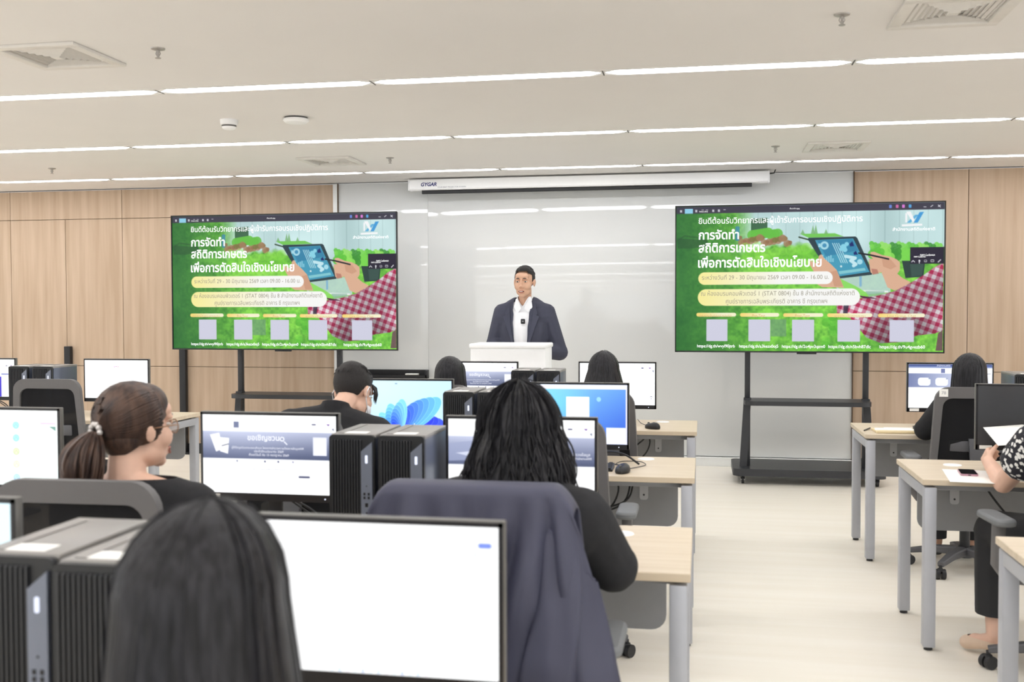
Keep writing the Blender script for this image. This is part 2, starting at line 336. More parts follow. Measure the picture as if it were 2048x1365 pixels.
# ---------------------------------------------------------------- projection screen case
t = thing('projection_screen', 'white rolled-up projection screen case under the ceiling', 'projection screen', (-1.095, 9.8, 2.624))
b = MB(); b.prism([(-.05,.012),(-.04,0),(.06,0),(.06,.098),(-.05,.098)], -1.675, 1.675, 'x'); b.build('case', 'white', t, 20)
for s_ in (-1, 1):
    b = MB(); b.box((s_*1.682, .005, .049), (.014, .118, .106), .004); b.cyl((s_*1.69,.0,.05), (s_*1.692,0,.05), .004, n=8, mi=1); b.build('end_cap', ['white', 'blackp'], t)
b = MB(); b.box((-.015, .01, -.016), (3.1, .03, .034), .003); b.build('weight_bar', 'black', t)
tb, w_ = text_mb('GYGAR', w=.155, bold=.035, italic=.25); o = tb.build('logo_text', 'navytext', t, 0); o.location = (-1.56, -.052, .036)
tb, w_ = text_mb('YOUR BEST PROJECTOR SCREEN', w=.28); o = tb.build('caption_text', 'greytext', t, 0); o.location = (-1.40, -.052, .016)
b = MB(); b.tube([(1.69, 0, .08), (1.73, 0, .085), (1.745, 0, .12), (1.75, .0, .15)], .006, 6); b.build('power_cable', 'black', t)
# ---------------------------------------------------------------- television carts
def cart(x0, y, label):
    t = thing('television_cart', label, 'tv cart', (x0, y, 0), 0, 'black wheeled television carts')
    w = .97   # post spacing
    b = MB(); b.prism(rrect(1.24, .62, .06), .075, .135, 'z', mx=Matrix.Translation((w/2+.01, .12, 0))); b.build('base_tray', 'cart', t)
    for x in (0, w):
        b = MB(); b.box((x, 0.03, 1.2), (.045, .05, 1.1), .004); b.cyl((x, 0, 1.05), (x, -.0, 1.06), .004, n=8); b.build('mast', 'cart', t)
        b = MB(); s_ = -1 if x == 0 else 1
        b.rings([[(x+q[0]*.03+s_*o_, q[1]*.035+.03+yy, z) for q in ((-1,-1),(1,-1),(1,1),(-1,1))] for z, o_, yy in ((.135, .035, -.04), (.72, .0, -.02))]); b.build('leg', 'cart', t)
        b = MB(); b.box((x, .03, .42), (.05, .04, .6), .003); b.build('rear_leg', 'cart', t)
        b = MB(); b.box((x, -.01, 1.6), (.05, .03, .8), .003); b.build('mount_bracket', 'black', t)
    b = MB(); b.prism(rrect(w+.06, .36, .08), .668, .705, 'z', mx=Matrix.Translation((w/2, .0, 0))); b.build('shelf', 'cart', t)
    b = MB(); b.box((w/2, .03, 1.5), (w, .03, .08), .004); b.build('crossbar', 'cart', t)
    for sx in (-.04, w+.08):
        for yy in (-.1, .36):
            c = MB(); c.cyl((sx-.011, yy, .035), (sx+.011, yy, .035), .035, n=16); c.cyl((sx-.016, yy, .035), (sx+.016, yy, .035), .014, n=10, mi=1); o = c.build('caster', ['caster', 'chrome'], t)
            c = MB(); c.box((sx, yy, .073), (.05, .06, .006)); c.box((sx-.016, yy+.008, .055), (.004, .03, .04)); c.box((sx+.016, yy+.008, .055), (.004, .03, .04)); c.box((sx, yy-.04, .066), (.02, .03, .006)); c.build('fork', 'caster', o)
    return t
c0 = cart(.382, 9.15, 'black wheeled cart carrying the right television, low deck in view')
dup(c0, (-4.25, 9.15, 0), 'black wheeled cart under the left television, partly behind monitors')
# ---------------------------------------------------------------- the slide on both televisions
ZX, ZY = 1845., 999.
def zu(x): return (x-70)/ZX
def zv(x, y): return (y-(112-40*(x-70)/1847.))/(1001+40*(x-70)/1847.)
def zp(pts): return [(zu(x), zv(x, y)) for x, y in pts]
P = Pic(560, 316, 1.775, (70,150,60))
u, v = P.u, P.v
n1, n2, n3, n4 = P.noise(9, 1), P.noise(24, 2), P.noise(60, 3), P.noise(120, 9)
leaf = np.clip(.25+.35*n1+.5*n2*.7+.35*n3-.15*n4, 0, 1)[..., None]
g = np.array((36,110,36))*(1-leaf)+np.array((150,236,84))*leaf
sky = np.array((196,226,226))+(P.noise(5, 4)[..., None]-.5)*40-(np.abs(np.sin(u*60))[..., None] < .12)*14
yl = .33+.06*np.sin(u*9+1)+.04*(n2-.5)
k = np.clip((yl-v)/.03+.5, 0, 1)[..., None]*np.clip((u-.22)/.08, 0, 1)[..., None]
P.c = g*(1-k)+sky*k
dk = np.clip(1-(u-.02)/.3, 0, 1)[..., None]; P.c = P.c*(1-.75*dk)+np.array((34,98,52))*.75*dk
dk = np.clip((v-.6)/.5, 0, 1)[..., None]*np.clip(1-u/.75, 0, 1)[..., None]; P.c = P.c*(1-.35*dk)+np.array((24,92,30))*.35*dk
P.poly(zp([(80,330),(290,340),(300,385),(180,400),(80,400)]), (40,84,50), .6); P.line(zp([(80,345),(130,312),(230,325),(290,350)]), .012, (40,84,50), .5)
P.poly(zp([(600,190),(715,185),(715,290),(600,290)]), (40,86,50), .85); P.rect(zu(490), .14, zu(520), .24, (50,130,190), .01, .7)
for q in range(9): P.circ(zu(610+q*22), zv(600, 305-((q*37) % 17)), .035, (104,196,70), .9)
for q in range(34):
    x, y = 525+(q*53) % 350, 322+(q*29) % 42; P.circ(zu(x), zv(x, y), .013+.006*(q % 3), [(150,112,80),(126,120,66),(168,128,96)][q % 3], .8)
for q in range(46):
    x, y = 560+(q*71) % 480, 385+(q*43) % 250; sh = [(150,232,80),(122,214,60),(176,246,110)][q % 3]
    P.circ(zu(x), zv(x, y), .028+.012*(q % 4)/3, sh, .45)
P.poly(zp([(940,295),(1180,290),(1240,312),(1000,322)]), (120,206,90)); P.line(zp([(935,318),(1000,335)]), .01, (60,80,60))
for x, h in ((960,30),(1030,60),(1050,66),(1120,34)): P.poly(zp([(x-14,295),(x,295-h),(x+14,295)]), (120,180,110), .8)
for q in range(70):
    x, y = 1430+(q*61) % 480, 360+(q*37) % 110; P.circ(zu(x), zv(x, y), .016+.008*(q % 3), [(96,200,60),(150,232,96),(60,150,50),(124,220,80)][q % 4], .85)
P.poly(zp([(1635,480),(1790,480),(1780,590),(1660,600)]), (40,66,60)); P.poly(zp([(1690,500),(1780,500),(1770,580),(1700,590)]), (56,84,76))
P.poly(zp([(1180,590),(1560,560),(1560,700),(1330,720),(1200,700)]), (196,220,224), .85); P.rect(zu(1350), zv(1350,590), zu(1366), zv(1350,660), (120,176,216), 0, .8)
P.line(zp([(1360,690),(1540,695)]), .012, (240,246,246)); P.poly(zp([(1210,600),(1330,660),(1460,740),(1330,740),(1190,660)]), (140,226,90), .9)
P.poly(zp([(1390,690),(1520,690),(1520,740),(1430,760)]), (150,190,170), .7)
# tablet with a chart
P.poly(zp([(1000,322),(1320,312),(1333,322),(1440,565),(1432,578),(1190,608),(1165,600),(995,334)]), (44,66,74)); P.poly(zp([(1045,338),(1305,326),(1418,558),(1195,592),(1150,560)]), (70,160,190))
P.poly(zp([(1060,342),(1300,330),(1340,410),(1120,450)]), (40,116,160), .55)
P.circ(zu(1110), zv(1110,375), .028, (170,222,236)); P.circ(zu(1110), zv(1110,375), .014, (70,150,190)); P.rect(zu(1068), zv(1068,362), zu(1082), zv(1068,388), (170,222,236))
for q in range(6): P.rect(zu(1095+q*14), zv(1095+q*14, 440+(q*23) % 30), zu(1103+q*14), zv(1095+q*14, 490), (150,214,232))
for q in range(4): P.line(zp([(1165+q*14, 360), (1225+q*14, 495)]), .005, (190,232,240))
for x, y, r_ in ((1240,385,.02),(1262,365,.014),(1250,405,.016),(1225,400,.012)): P.circ(zu(x), zv(x, y), r_, (140,216,236))
P.poly(zp([(1280,365),(1300,345),(1312,378),(1285,382)]), (22,40,110)); P.poly(zp([(1308,425),(1325,412),(1338,438),(1312,440)]), (22,40,110)); P.circ(zu(1352), zv(1352,488), .018, (170,226,240))
P.line(zp([(1255,450),(1320,462),(1290,480),(1325,505),(1310,515)]), .022, (200,238,246)); P.poly(zp([(1205,555),(1385,530),(1393,548),(1215,575)]), (150,216,220), .8); P.circ(zu(1225), zv(1225,520), .007, (220,240,240)); P.circ(zu(1160), zv(1160,520), .007, (220,240,240))
SK, SKD = (226,180,150), (196,142,112)
P.poly(zp([(1074,445),(1090,436),(1112,468),(1150,500),(1195,545),(1245,668),(1095,665),(1055,640),(1040,560),(1010,510),(1012,480),(1060,500)]), SK); P.poly(zp([(1150,560),(1195,548),(1240,660),(1180,660)]), SKD, .5)
P.poly(zp([(1425,420),(1450,418),(1500,440),(1560,452),(1600,470),(1622,490),(1622,545),(1605,570),(1640,600),(1695,628),(1640,670),(1585,686),(1540,665),(1515,600),(1498,560),(1440,575),(1425,560),(1418,520),(1412,470),(1440,465),(1420,445)]), SK)
P.poly(zp([(1500,470),(1560,470),(1600,520),(1560,540),(1510,520)]), SKD, .45); P.poly(zp([(1430,535),(1470,540),(1480,570),(1440,578)]), (176,110,96), .7); P.line(zp([(1345,428),(1420,440),(1545,468)]), .011, (30,34,40))
# gingham sleeve
sh = P.inside(zp([(1195,790),(1345,745),(1485,720),(1590,690),(1690,635),(1782,578),(1850,525),(1912,492),(1912,965),(1860,985),(1740,1000),(1640,1045),(1500,1055),(1400,1015),(1330,930),(1290,880),(1200,855)]))
a_ = (P.x*math.cos(.35)+P.v*math.sin(.35))*33; c_ = (P.v*math.cos(.35)-P.x*math.sin(.35))*33
chk = (np.sin(a_*PI*1.15) > 0).astype(float)*.5+(np.sin(c_*PI*1.15) > 0)*.5
gm = np.array((246,236,240))*(1-chk[..., None])+np.array((196,44,92))*chk[..., None]; gm = gm*(.6+.5*P.noise(5, 12)[..., None])*(1-.35*np.clip((v-.72)/.25, 0, 1)[..., None])
kk = np.clip(.5-sh/P.px, 0, 1)[..., None]; P.c = P.c*(1-kk)+np.clip(gm, 0, 255)*kk
P.poly(zp([(1330,720),(1440,735),(1470,745),(1380,742)]), (90,30,70)); P.poly(zp([(1245,790),(1280,790),(1270,850),(1240,850)]), (40,40,60), .8)
P.poly(zp([(1880,985),(1912,960),(1912,1105),(1865,1105)]), (110,60,90), .8); P.poly(zp([(740,890),(850,890),(850,1010),(740,1010)]), (110,150,130), .6)
for q in range(26):
    x, y = 1080+(q*47) % 330, 850+(q*61) % 230
    if x < 1230+.45*(y-800): P.circ(zu(x), zv(x, y), .03, [(110,214,66),(70,170,44)][q % 2], .5)
# title bar, pills, cards, call overlay
P.rect(0, 0, 1, .048, (66,64,78)); P.rect(zu(130), .014, zu(188), .047, (150,214,240))
for x, c in ((1555,(110,140,220)),(1600,(214,110,170)),(1642,(226,130,220)),(1686,(90,170,230))): P.rect(zu(x-9), .012, zu(x+9), .034, c, .004)
for x in (103,212,258,288,333,373,413): P.rect(zu(x-7), .022, zu(x+7), .026 if x in (258,288,413) else .038, (214,212,222))
for x in (1785,1830,1880): P.line([(zu(x-7), .03), (zu(x+7), .02 if x != 1785 else .03)], .004, (240,240,246))
P.line([(zu(1873), .019), (zu(1887), .033)], .004, (240,240,246))
def pill(x0, y0, x1, y1, ca=(255,244,158), cb=(255,255,252)):
    va, vb = zv((x0+x1)/2, y0), zv((x0+x1)/2, y1); kx = np.clip((u-zu(x0))/(zu(x1)-zu(x0))*1.6, 0, 1)[..., None]
    col = np.array(ca)*(1-kx)+np.array(cb)*kx; r_ = (vb-va)/2
    cx, cy, hw = (zu(x0)+zu(x1))/2*P.asp, (va+vb)/2, (zu(x1)-zu(x0))/2*P.asp-r_
    d = np.hypot(np.maximum(np.abs(P.x-cx)-hw, 0), P.v-cy)-r_; q = np.clip(.5-d/P.px, 0, 1)[..., None]; P.c = P.c*(1-q)+col*q
pill(228,560,1168,648); pill(225,678,1355,795)
for x0, x1 in ((215,498),(525,800),(828,1105),(1132,1440),(1478,1792)): pill(x0, 847, x1, 873, (255,222,120), (255,250,214))
for x0, x1 in ((287,437),(585,738),(890,1043),(1203,1357),(1556,1720)): P.rect(zu(x0), zv(x0,893), zu(x1), zv(x0,1045), (214,214,232), .004)
P.rect(zu(1690), zv(1800,385), 1, zv(1800,500), (38,32,52))
P.line(zp([(1700,488),(1710,478),(1720,488)]), .005, (236,236,240)); P.rect(zu(1746), zv(1751,472), zu(1757), zv(1751,488), (236,236,240), .006); P.line(zp([(1751,488),(1751,496)]), .005, (236,236,240))
P.rect(zu(1783), zv(1795,473), zu(1802), zv(1795,488), (236,236,240), .004); P.rect(zu(1786), zv(1795,476), zu(1799), zv(1795,485), (38,32,52)); P.rect(zu(1826), zv(1836,471), zu(1849), zv(1836,488), (236,236,240), .004); P.rect(zu(1829), zv(1836,475), zu(1846), zv(1836,485), (38,32,52)); P.line(zp([(1876,488),(1892,472)]), .006, (236,236,240))
# emblem: slanting bars
P.poly(zp([(1750,142),(1779,140),(1738,215),(1711,216)]), (70,160,222)); P.poly(zp([(1722,160),(1745,160),(1690,216),(1665,216)]), (90,176,226), .9)
P.poly(zp([(1660,140),(1690,138),(1716,196),(1708,216)]), (252,254,255)); P.poly(zp([(1655,150),(1668,150),(1668,214),(1655,214)]), (250,252,254)); P.poly(zp([(1632,228),(1768,222),(1768,236),(1632,242)]), (252,254,255))
TVW, TVH = 2.18, 1.246
def slide_text(parent, y):
    cols = {'w': emat('text_white', (255,255,255), 1.15), 'g': emat('text_grey', (150,146,132), 1.), 't': emat('text_tan', (206,170,110), 1.)}
    def put(nm, cl, txt, x0, x1, yc, h, bold=0.):
        ua, ub = zu(x0), zu(x1); va = zv((x0+x1)/2, yc)
        t_, w_ = text_mb(txt, w=(ub-ua)*TVW, bold=bold); zs_ = [q[2] for q in t_.v]
        k_ = (h/1010*TVH)/(max(zs_)-min(zs_)); mid = (max(zs_)+min(zs_))/2
        t_.v = [((q[0]+(ua-.5)*TVW), y, (q[2]-mid)*k_+(.5-va)*TVH) for q in t_.v]
        t_.build(nm, cols[cl], parent, 0)
    put('headline_text', 'w', 'ยินดีต้อนรับวิทยากรและผู้เข้ารับการอบรมเชิงปฏิบัติการ', 237, 1365, 208, 62, .004)
    put('headline_text', 'w', 'การจัดทำ', 237, 520, 306, 70, .022); put('headline_text', 'w', 'สถิติการเกษตร', 237, 703, 396, 66, .022); put('headline_text', 'w', 'เพื่อการตัดสินใจเชิงนโยบาย', 233, 1090, 490, 80, .022)
    put('pill_text', 'g', 'ระหว่างวันที่ 29 - 30 มิถุนายน 2569 เวลา 09.00 - 16.00 น.', 260, 1140, 600, 46); put('pill_text', 'g', 'ณ ห้องอบรมคอมพิวเตอร์ 1 (STAT 0804) ชั้น 8 สำนักงานสถิติแห่งชาติ', 255, 1315, 709, 46); put('pill_text', 'g', 'ศูนย์ราชการเฉลิมพระเกียรติ อาคาร ซี กรุงเทพฯ', 430, 1130, 765, 46)
    for tx, a, c in (('https://dg.th/wvyl90jtrb',228,495),('https://dg.th/a3kezx0oj5',525,797),('https://dg.th/2o4pv3qzm0',822,1118),('https://dg.th/n5bvh87dlc',1140,1427),('https://dg.th/9u4gvezb60',1485,1787)): put('link_text', 'w', tx, a, c, 1074, 28, .008)
    for tx, a, c in (('เอกสารประกอบการอบรม',242,470),('Pre-Test',615,705),('Post-Test',912,1012),('แบบประเมินการอบรม',1180,1388),('Line Group Chat',1535,1725)): put('caption_text', 't', tx, a, c, 861, 20)
    put('emblem_text', 'w', 'สำนักงานสถิติแห่งชาติ', 1565, 1845, 264, 24, .006); put('overlay_text', 'w', 'กพท-Ladawan', 1748, 1846, 441, 15); put('overlay_text', 'w', 'กพท-Ladawan', 1708, 1785, 453, 12); put('title_text', 'w', 'ต้นฉบับ.jpg', 870, 938, 128, 13); put('title_text', 'w', 'Delete (Del)', 241, 300, 152, 12)
def tv(x0, y, label):
    t = thing('television', label, 'television', (x0+TVW/2, y, 1.112), 0, 'wide televisions on carts')
    b = MB()
    for cx, cz, w, h in ((0, .006, TVW, .012), (0, TVH-.005, TVW, .010), (-TVW/2+.005, TVH/2, .010, TVH), (TVW/2-.005, TVH/2, .010, TVH)): b.box((cx, 0, cz), (w, .03, h), .002)
    b.box((0, .004, TVH/2), (TVW-.01, .012, TVH-.01)); b.build('bezel', 'bezel', t)
    b = MB(); b.box((0, .03, TVH/2-.1), (TVW-.3, .045, TVH-.4), .01); b.build('rear_housing', 'blackp', t)
    b = MB(); b.box((0, 0, -.006), (.16, .02, .014), .004); b.build('sensor_bar', 'blackp', t)
    d = P.mesh('display', TVW-.02, TVH-.022, t, (0, -.0045, TVH/2+.001), .8) if not TVs else None
    if d is None:
        d = TVs[0].copy(); C.objects.link(d); d.parent = t
        for g in TVs[0].children: q = g.copy(); C.objects.link(q); q.parent = d
    else:
        slide_text(d, -.0012); TVs.append(d)
TVs = []
tv(-.23, 9.06, 'large television on the cart at the right of the board'); tv(-4.865, 9.05, 'large television on the cart at the left in front of the wood wall')
# ---------------------------------------------------------------- lectern
t = thing('lectern', 'plain white lectern the speaker stands behind', 'lectern', (-1.43, 7.85, 0))
b = MB(); b.box((0, 0, .6), (.572, .34, 1.2), .012); b.build('body', 'white', t)
b = MB(); b.box((0, 0, 1.208), (.588, .37, .036), .012, seg=3); b.build('top', 'white', t)
b = MB(); b.box((0, 0, .02), (.56, .42, .04), .008); b.build('plinth', 'white', t)
# ================================================================ desks
DD = .63
def desk(x0, x1, yb, label, grom=(), panel_gap=.085):
    """origin at the floor under the middle of the back edge"""
    w = x1-x0; t = thing('desk', label, 'desk', ((x0+x1)/2, yb, 0), 0, 'computer desks'); h = w/2
    b = MB(); b.box((0, -DD/2, .7375), (w, DD, .025), .002, seg=1); b.build('desktop', 'desk', t)
    for s_ in (-1, 1):
        xx = s_*(h-.034)
        for yy in (-.035, -DD+.032):
            b = MB(); b.box((xx, yy, .365), (.05, .055, .70), .004); o = b.build('leg', 'deskleg', t); c = MB(); c.cyl((xx, yy, 0), (xx, yy, .016), .018, n=12); c.build('foot', 'blackp', o)
        b = MB(); b.box((xx, -DD/2, .69), (.05, DD-.11, .05), .004); b.build('side_rail', 'deskleg', t)
        b = MB(); b.box((xx, -DD/2, .72), (.03, DD-.2, .012)); b.build('spacer', 'blackp', t)
    b = MB(); b.box((0, -DD+.16, .70), (w-.12, .04, .035), .003); b.box((0, -.1, .70), (w-.12, .04, .035), .003); b.build('cross_beam', 'beam', t)
    b = MB(); r = .05; pw = w/2-panel_gap
    pts = [(-pw, .70), (-pw, .42+r)]+[(-pw+r-r*math.cos(a*PI/10), .42+r-r*math.sin(a*PI/10)) for a in range(1, 6)]+[(pw-r+r*math.sin(a*PI/10), .42+r-r*math.cos(a*PI/10)) for a in range(0, 5)]+[(pw, .42+r), (pw, .70)]
    b.prism(pts, -.085, -.067, 'y'); b.build('modesty_panel', 'panel', t)
    for s_ in (-1, 1):
        xx = s_*(h-.25); b = MB(); b.prism(rrect(.042, .16, .014, 4, xx, .63), -.096, -.088, 'y'); b.cyl((xx, -.0965, .575), (xx, -.0985, .575), .005, n=8, mi=1); b.cyl((xx, -.0965, .68), (xx, -.0985, .68), .005, n=8, mi=1); b.build('bracket', ['brk', 'blackp'], t)
    for gx, gy in grom:
        b = MB(); b.lathe([(0, .0), (.042, 0), (.04, .003), (0, .0035)], 24, mx=Matrix.Translation((gx-(x0+x1)/2, gy-yb, .7502))); b.build('grommet', 'white', t)
    return t
RY = {1: 6.97, 2: 5.25, 3: 3.58, 4: 1.93}
desk(-2.0, -.03, 6.97, 'pale wood desk of the front row left of the aisle', [(-.25, 6.85)])
desk(-2.0, -.03, 5.25, 'pale wood desk of the second row, cable looped by its mouse', [(-.27, 5.16)])
desk(-2.0, -.03, 3.58, 'pale wood desk of the third row under the two banner monitors', [(-.26, 3.44)])
desk(-2.0, -.03, 1.93, 'pale wood desk nearest the camera carrying the big bright monitor')
desk(-5.5, -3.54, 6.97, 'pale wood desk at the far left beside the wood wall', [(-3.86, 6.88)])
desk(-5.5, -3.54, 5.25, 'pale wood desk glimpsed behind the woman with the ponytail')
desk(-4.05, -2.03, 3.58, 'pale wood desk at the left edge under the monitor of round icons')
desk(.94, 2.9, 7.0, 'pale wood desk of the front row right of the aisle with envelope on top', [(1.444, 6.735)])
desk(.94, 2.9, 5.375, 'pale wood desk right of the aisle with a pink phone on it', [(1.16, 5.194)])
desk(.94, 2.9, 3.61, 'pale wood desk cut off at the bottom right corner of the picture')
# ================================================================ monitors
def monitor(x, y, label, pic, texts=(), yaw=0., sticker=None, dz=0., cable=False, tall=.305, group='desktop monitors'):
    """origin on the desk; the picture faces -y"""
    t = thing('monitor', label, 'monitor', (x, y, .75), yaw, group); Wd, Hh = .503, tall; z1 = .392+dz; z0 = z1-Hh
    b = MB(); b.box((0, .012, (z0+z1)/2), (Wd, .022, Hh), .003); b.build('casing', 'mgrey', t)
    b = MB(); b.prism([(-.2, z0+.03), (.2, z0+.03), (.16, z1-.06), (-.16, z1-.06)], .02, .05, 'y'); b.build('rear_housing', 'monback', t)
    b = MB(); tb_ = .008
    for cx, cz, w, h in ((0, z0+.0125, Wd-.004, .025), (0, z1-.002-tb_/2, Wd-.004, tb_), (-Wd/2+.002+tb_/2, (z0+z1)/2, tb_, Hh-.004), (Wd/2-.002-tb_/2, (z0+z1)/2, tb_, Hh-.004)): b.box((cx, -.0005, cz), (w, .003, h))
    o = b.build('bezel', 'bezel', t)
    c = MB(); c.cyl((Wd/2-.05, -.002, z0+.012), (Wd/2-.05, -.0035, z0+.012), .0025, n=8); c.build('power_light', emat('led_white', (230,236,255), 1.2), o)
    sw, sh_ = Wd-.02, Hh-.036; zc = (z0+.025+z1-.010)/2
    if pic is None:
        b = MB(); b.box((0, 0, zc), (sw, .003, sh_)); b.build('screen', 'off', t)
    else:
        d = pic.mesh('screen', sw, sh_, t, (0, -.0008, zc), 1.15)
        for k, (tx, u_, v_, w_, col, bo) in enumerate(texts):
            tb, _ = text_mb(tx, w=w_*sw, bold=bo, align='CENTER'); q = tb.build('screen_text', emat('text_%d_%d_%d' % col, col, 1.1), d, 0); q.location = ((u_-.5)*sw, -.0008, (.5-v_)*sh_)
    if sticker:
        b = MB(); b.box((-Wd/2+.045, -.0028, z0+.013), (.055, .0015, .017)); b.build('asset_label', 'paper', t)
    b = MB(); b.box((0, .055, (z0+.14)/2), (.05, .018, z0+.14), .004); b.build('stand_neck', 'monback', t)
    b = MB(); b.prism(rrect(.2, .17, .02), 0, .012, 'z', mx=Matrix.Translation((0, .03, 0))); b.build('stand_foot', 'monback', t)
    if cable:
        b = MB(); b.tube(spline([(.05, .05, .09), (.12, .05, .06), (.17, .03, .03), (.2, -.0, .006)]), .004, 6); b.tube(spline([(.06, .05, .08), (.1, .06, .05), (.16, .06, .015), (.22, .03, .006)]), .0035, 6); b.build('video_cable', 'blackp', t)
    return t
WHITE = (254,255,255)
def page_banner(rich=True):
    p = Pic(220, 124, 1.78, WHITE)
    k = np.clip((p.v-.21)/.34, 0, 1)[..., None]; band = (np.array((182,188,212))*(1-k)+np.array((86,94,122))*k)+(np.sin(p.u*5)*.5)[..., None]*18
    q = np.clip(.5-(np.abs(p.v-.385)-.175)/p.px, 0, 1)[..., None]; p.c = p.c*(1-q)+band*q
    p.rect(.82, .1, .852, .118, (70,70,110), .008); p.poly([(.925,.1),(.955,.1),(.945,.125)], (110,70,150)); p.poly([(.968,.16),(.985,.15),(.982,.19)], (90,100,130))
    if rich:
        p.rect(.83, .27, .93, .5, (226,228,240), .006)
        p.rect(.235, .085, .275, .165, (112,120,150)); p.poly([(.055,.26),(.125,.235),(.15,.44),(.1,.475)], (250,250,252)); p.poly([(.12,.29),(.2,.3),(.19,.5),(.13,.47)], (252,252,254)); p.line([(.145,.4),(.195,.375)], .012, (70,76,100))
        p.circ(.6, .3, .03, (240,242,250)); p.circ(.6, .3, .017, (140,146,172)); p.line([(.617,.335),(.635,.365)], .014, (240,242,250))
        for x, c in ((.26,(120,124,150)),(.47,(70,74,110)),(.57,(60,64,100)),(.68,(140,140,170))): p.circ(x, .59, .013, c)
        p.rect(.72, .765, .805, .79, (58,62,96), .012); p.line([(.955,.885),(.97,.868),(.985,.885)], .012, (60,64,90)); p.rect(.966, .9, .974, .94, (70,74,110))
    else:
        p.poly([(.0,.3),(.25,.25),(.45,.4),(.2,.5),(0,.52)], (150,158,188), .8); p.poly([(.05,.42),(.3,.36),(.2,.48)], (220,224,238), .7)
    return p
BT = [('ขอเชิญชวน', .46, .32, .24, (236,238,248), .02), ('ผู้ให้ข้อมูลร่วมตอบแบบสำรวจ โครงการสำรวจความต้องการข้อมูลสถิติ', .49, .43, .54, (236,238,248), 0), ('ประจำปีงบประมาณ 2569', .5, .475, .22, (236,238,248), 0), ('ตั้งแต่วันนี้ ถึง 15 กรกฎาคม 2569', .5, .52, .3, (236,238,248), 0), ('กรุณาระบุอีเมลเพื่อเข้าใช้งานระบบ', .5, .7, .26, (120,124,150), 0)]
pb = page_banner()
monitor(-1.457, 3.36, 'monitor showing a grey banner page, left of the third-row towers', pb, BT, 0., True, cable=True)
monitor(-.583, 3.36, 'monitor with a grey banner page, partly behind the frizzy-haired woman', page_banner(False), [('ร่วมตอบแบบสำรวจข้อมูล', .84, .43, .26, (236,238,248), 0), ('ประจำปีงบประมาณ 2569 สำนักงานสถิติ', .82, .475, .32, (236,238,248), 0)], .02)
monitor(-1.44, 6.76, 'front-row monitor with a small grey banner page before the lectern', pb, BT)
p = Pic(160, 90, 1.78, WHITE); p.rect(.82, .1, .852, .125, (70,70,110), .01); p.poly([(.915,.1),(.95,.1),(.935,.135)], (110,70,150)); p.poly([(.965,.17),(.985,.16),(.982,.22)], (90,100,130)); p.line([(.94,.8),(.95,.785),(.965,.8)], .012, (60,64,90)); p.rect(.947, .83, .955, .86, (90,94,130))
monitor(-.54, 6.76, 'front-row white-page monitor behind the black-haired woman by the aisle', p, dz=.004)
p = Pic(200, 112, 1.78, (120,190,240)); k = (p.u*.6+p.v*.6)[..., None]; p.c = np.array((150,222,250))*(1-np.clip(k, 0, 1))+np.array((66,110,214))*np.clip(k, 0, 1)
k = np.clip(1-np.hypot(p.u-.25, p.v-.35)*2.2, 0, 1)[..., None]; p.c = p.c*(1-.6*k)+np.array((120,226,250))*.6*k
p.rect(0, 0, 1, .075, (246,238,248)); p.rect(.385, .205, .62, .66, (244,248,254), .012); p.circ(.715, .245, .04, (150,206,246)); p.rect(.79, .72, .985, .97, (240,246,254)); p.rect(0, .965, 1, 1, (244,242,250)); p.rect(.985, .05, 1, 1, (232,226,246)); p.line([(.56,.3),(.6,.27)], .01, (222,232,246))
monitor(-.597, 5.06, 'second-row monitor with a blue desktop and a white card window', p, dz=-.01, tall=.325)
p = Pic(280, 158, 1.78, (214,238,248)); k = np.clip(np.hypot(p.u-.2, p.v-.1), 0, 1)[..., None]; p.c = np.array((206,240,252))*(1-k)+np.array((190,222,244))*k
def petals(cx, cy, sets):
    for a0, r_, wd, c0, c1, n in sets:
        for i in range(n):
            f = i/(n-1); a = a0+.09*i; rr = r_*(1-.085*i)
            pts = []
            for j in range(41):
                s_ = j/40*2*PI; px, py = rr*.5*(1+math.cos(s_)), wd*(1-.07*i)*math.sin(s_)*abs(math.cos(s_/2))**.5
                pts.append((cx+(px*math.cos(a)+py*math.sin(a))/p.asp, cy-(px*math.sin(a)-py*math.cos(a))))
            col = tuple(c0[q]*(1-f)+c1[q]*f for q in range(3)); p.poly(pts, col, .95); p.line(pts+[pts[0]], .006, tuple(min(255, q+70) for q in col), .7)
petals(.45, 1.0, [(2.35,.55,.11,(130,214,252),(70,150,244),6), (1.9,.6,.13,(120,206,252),(60,130,244),7), (.28,.86,.17,(60,84,240),(26,26,200),8), (.72,1.02,.2,(110,196,252),(36,50,236),10), (1.5,.66,.13,(130,214,252),(40,80,240),8)])
p.circ(.605, .805, .01, (230,240,255)); p.rect(.4, .045, .425, .065, (90,110,140), 0, .6)
monitor(-1.47, 5.06, 'second-row monitor with blue swirling wallpaper beside the bowed man', p, yaw=.03)
p = Pic(160, 90, 1.78, WHITE)
for i, (x, c) in enumerate(((.42,(214,200,226)),(.45,(226,200,200)),(.478,(200,120,190)),(.5,(214,90,110)),(.525,(210,170,220)),(.55,(190,160,230)))): pass
monitor(-4.07, 6.76, 'far left front-row monitor with a blank white search page', p, [('G', .425, .185, .022, (196,206,240), .02), ('o', .452, .185, .018, (236,206,206), .02), ('o', .476, .185, .018, (190,90,190), .02), ('g', .5, .185, .018, (170,80,160), .02), ('l', .517, .185, .005, (220,150,150), .02), ('e', .534, .185, .018, (226,170,190), .02)])
p = Pic(160, 90, 1.78, WHITE); p.rect(.855, .16, .885, .178, (70,70,110), .008); p.poly([(.93,.15),(.96,.15),(.945,.18)], (110,70,150)); p.rect(.78, .38, .9, .405, (80,90,170), .01); p.rect(.7, .46, .78, 1, (70,60,190), .0)
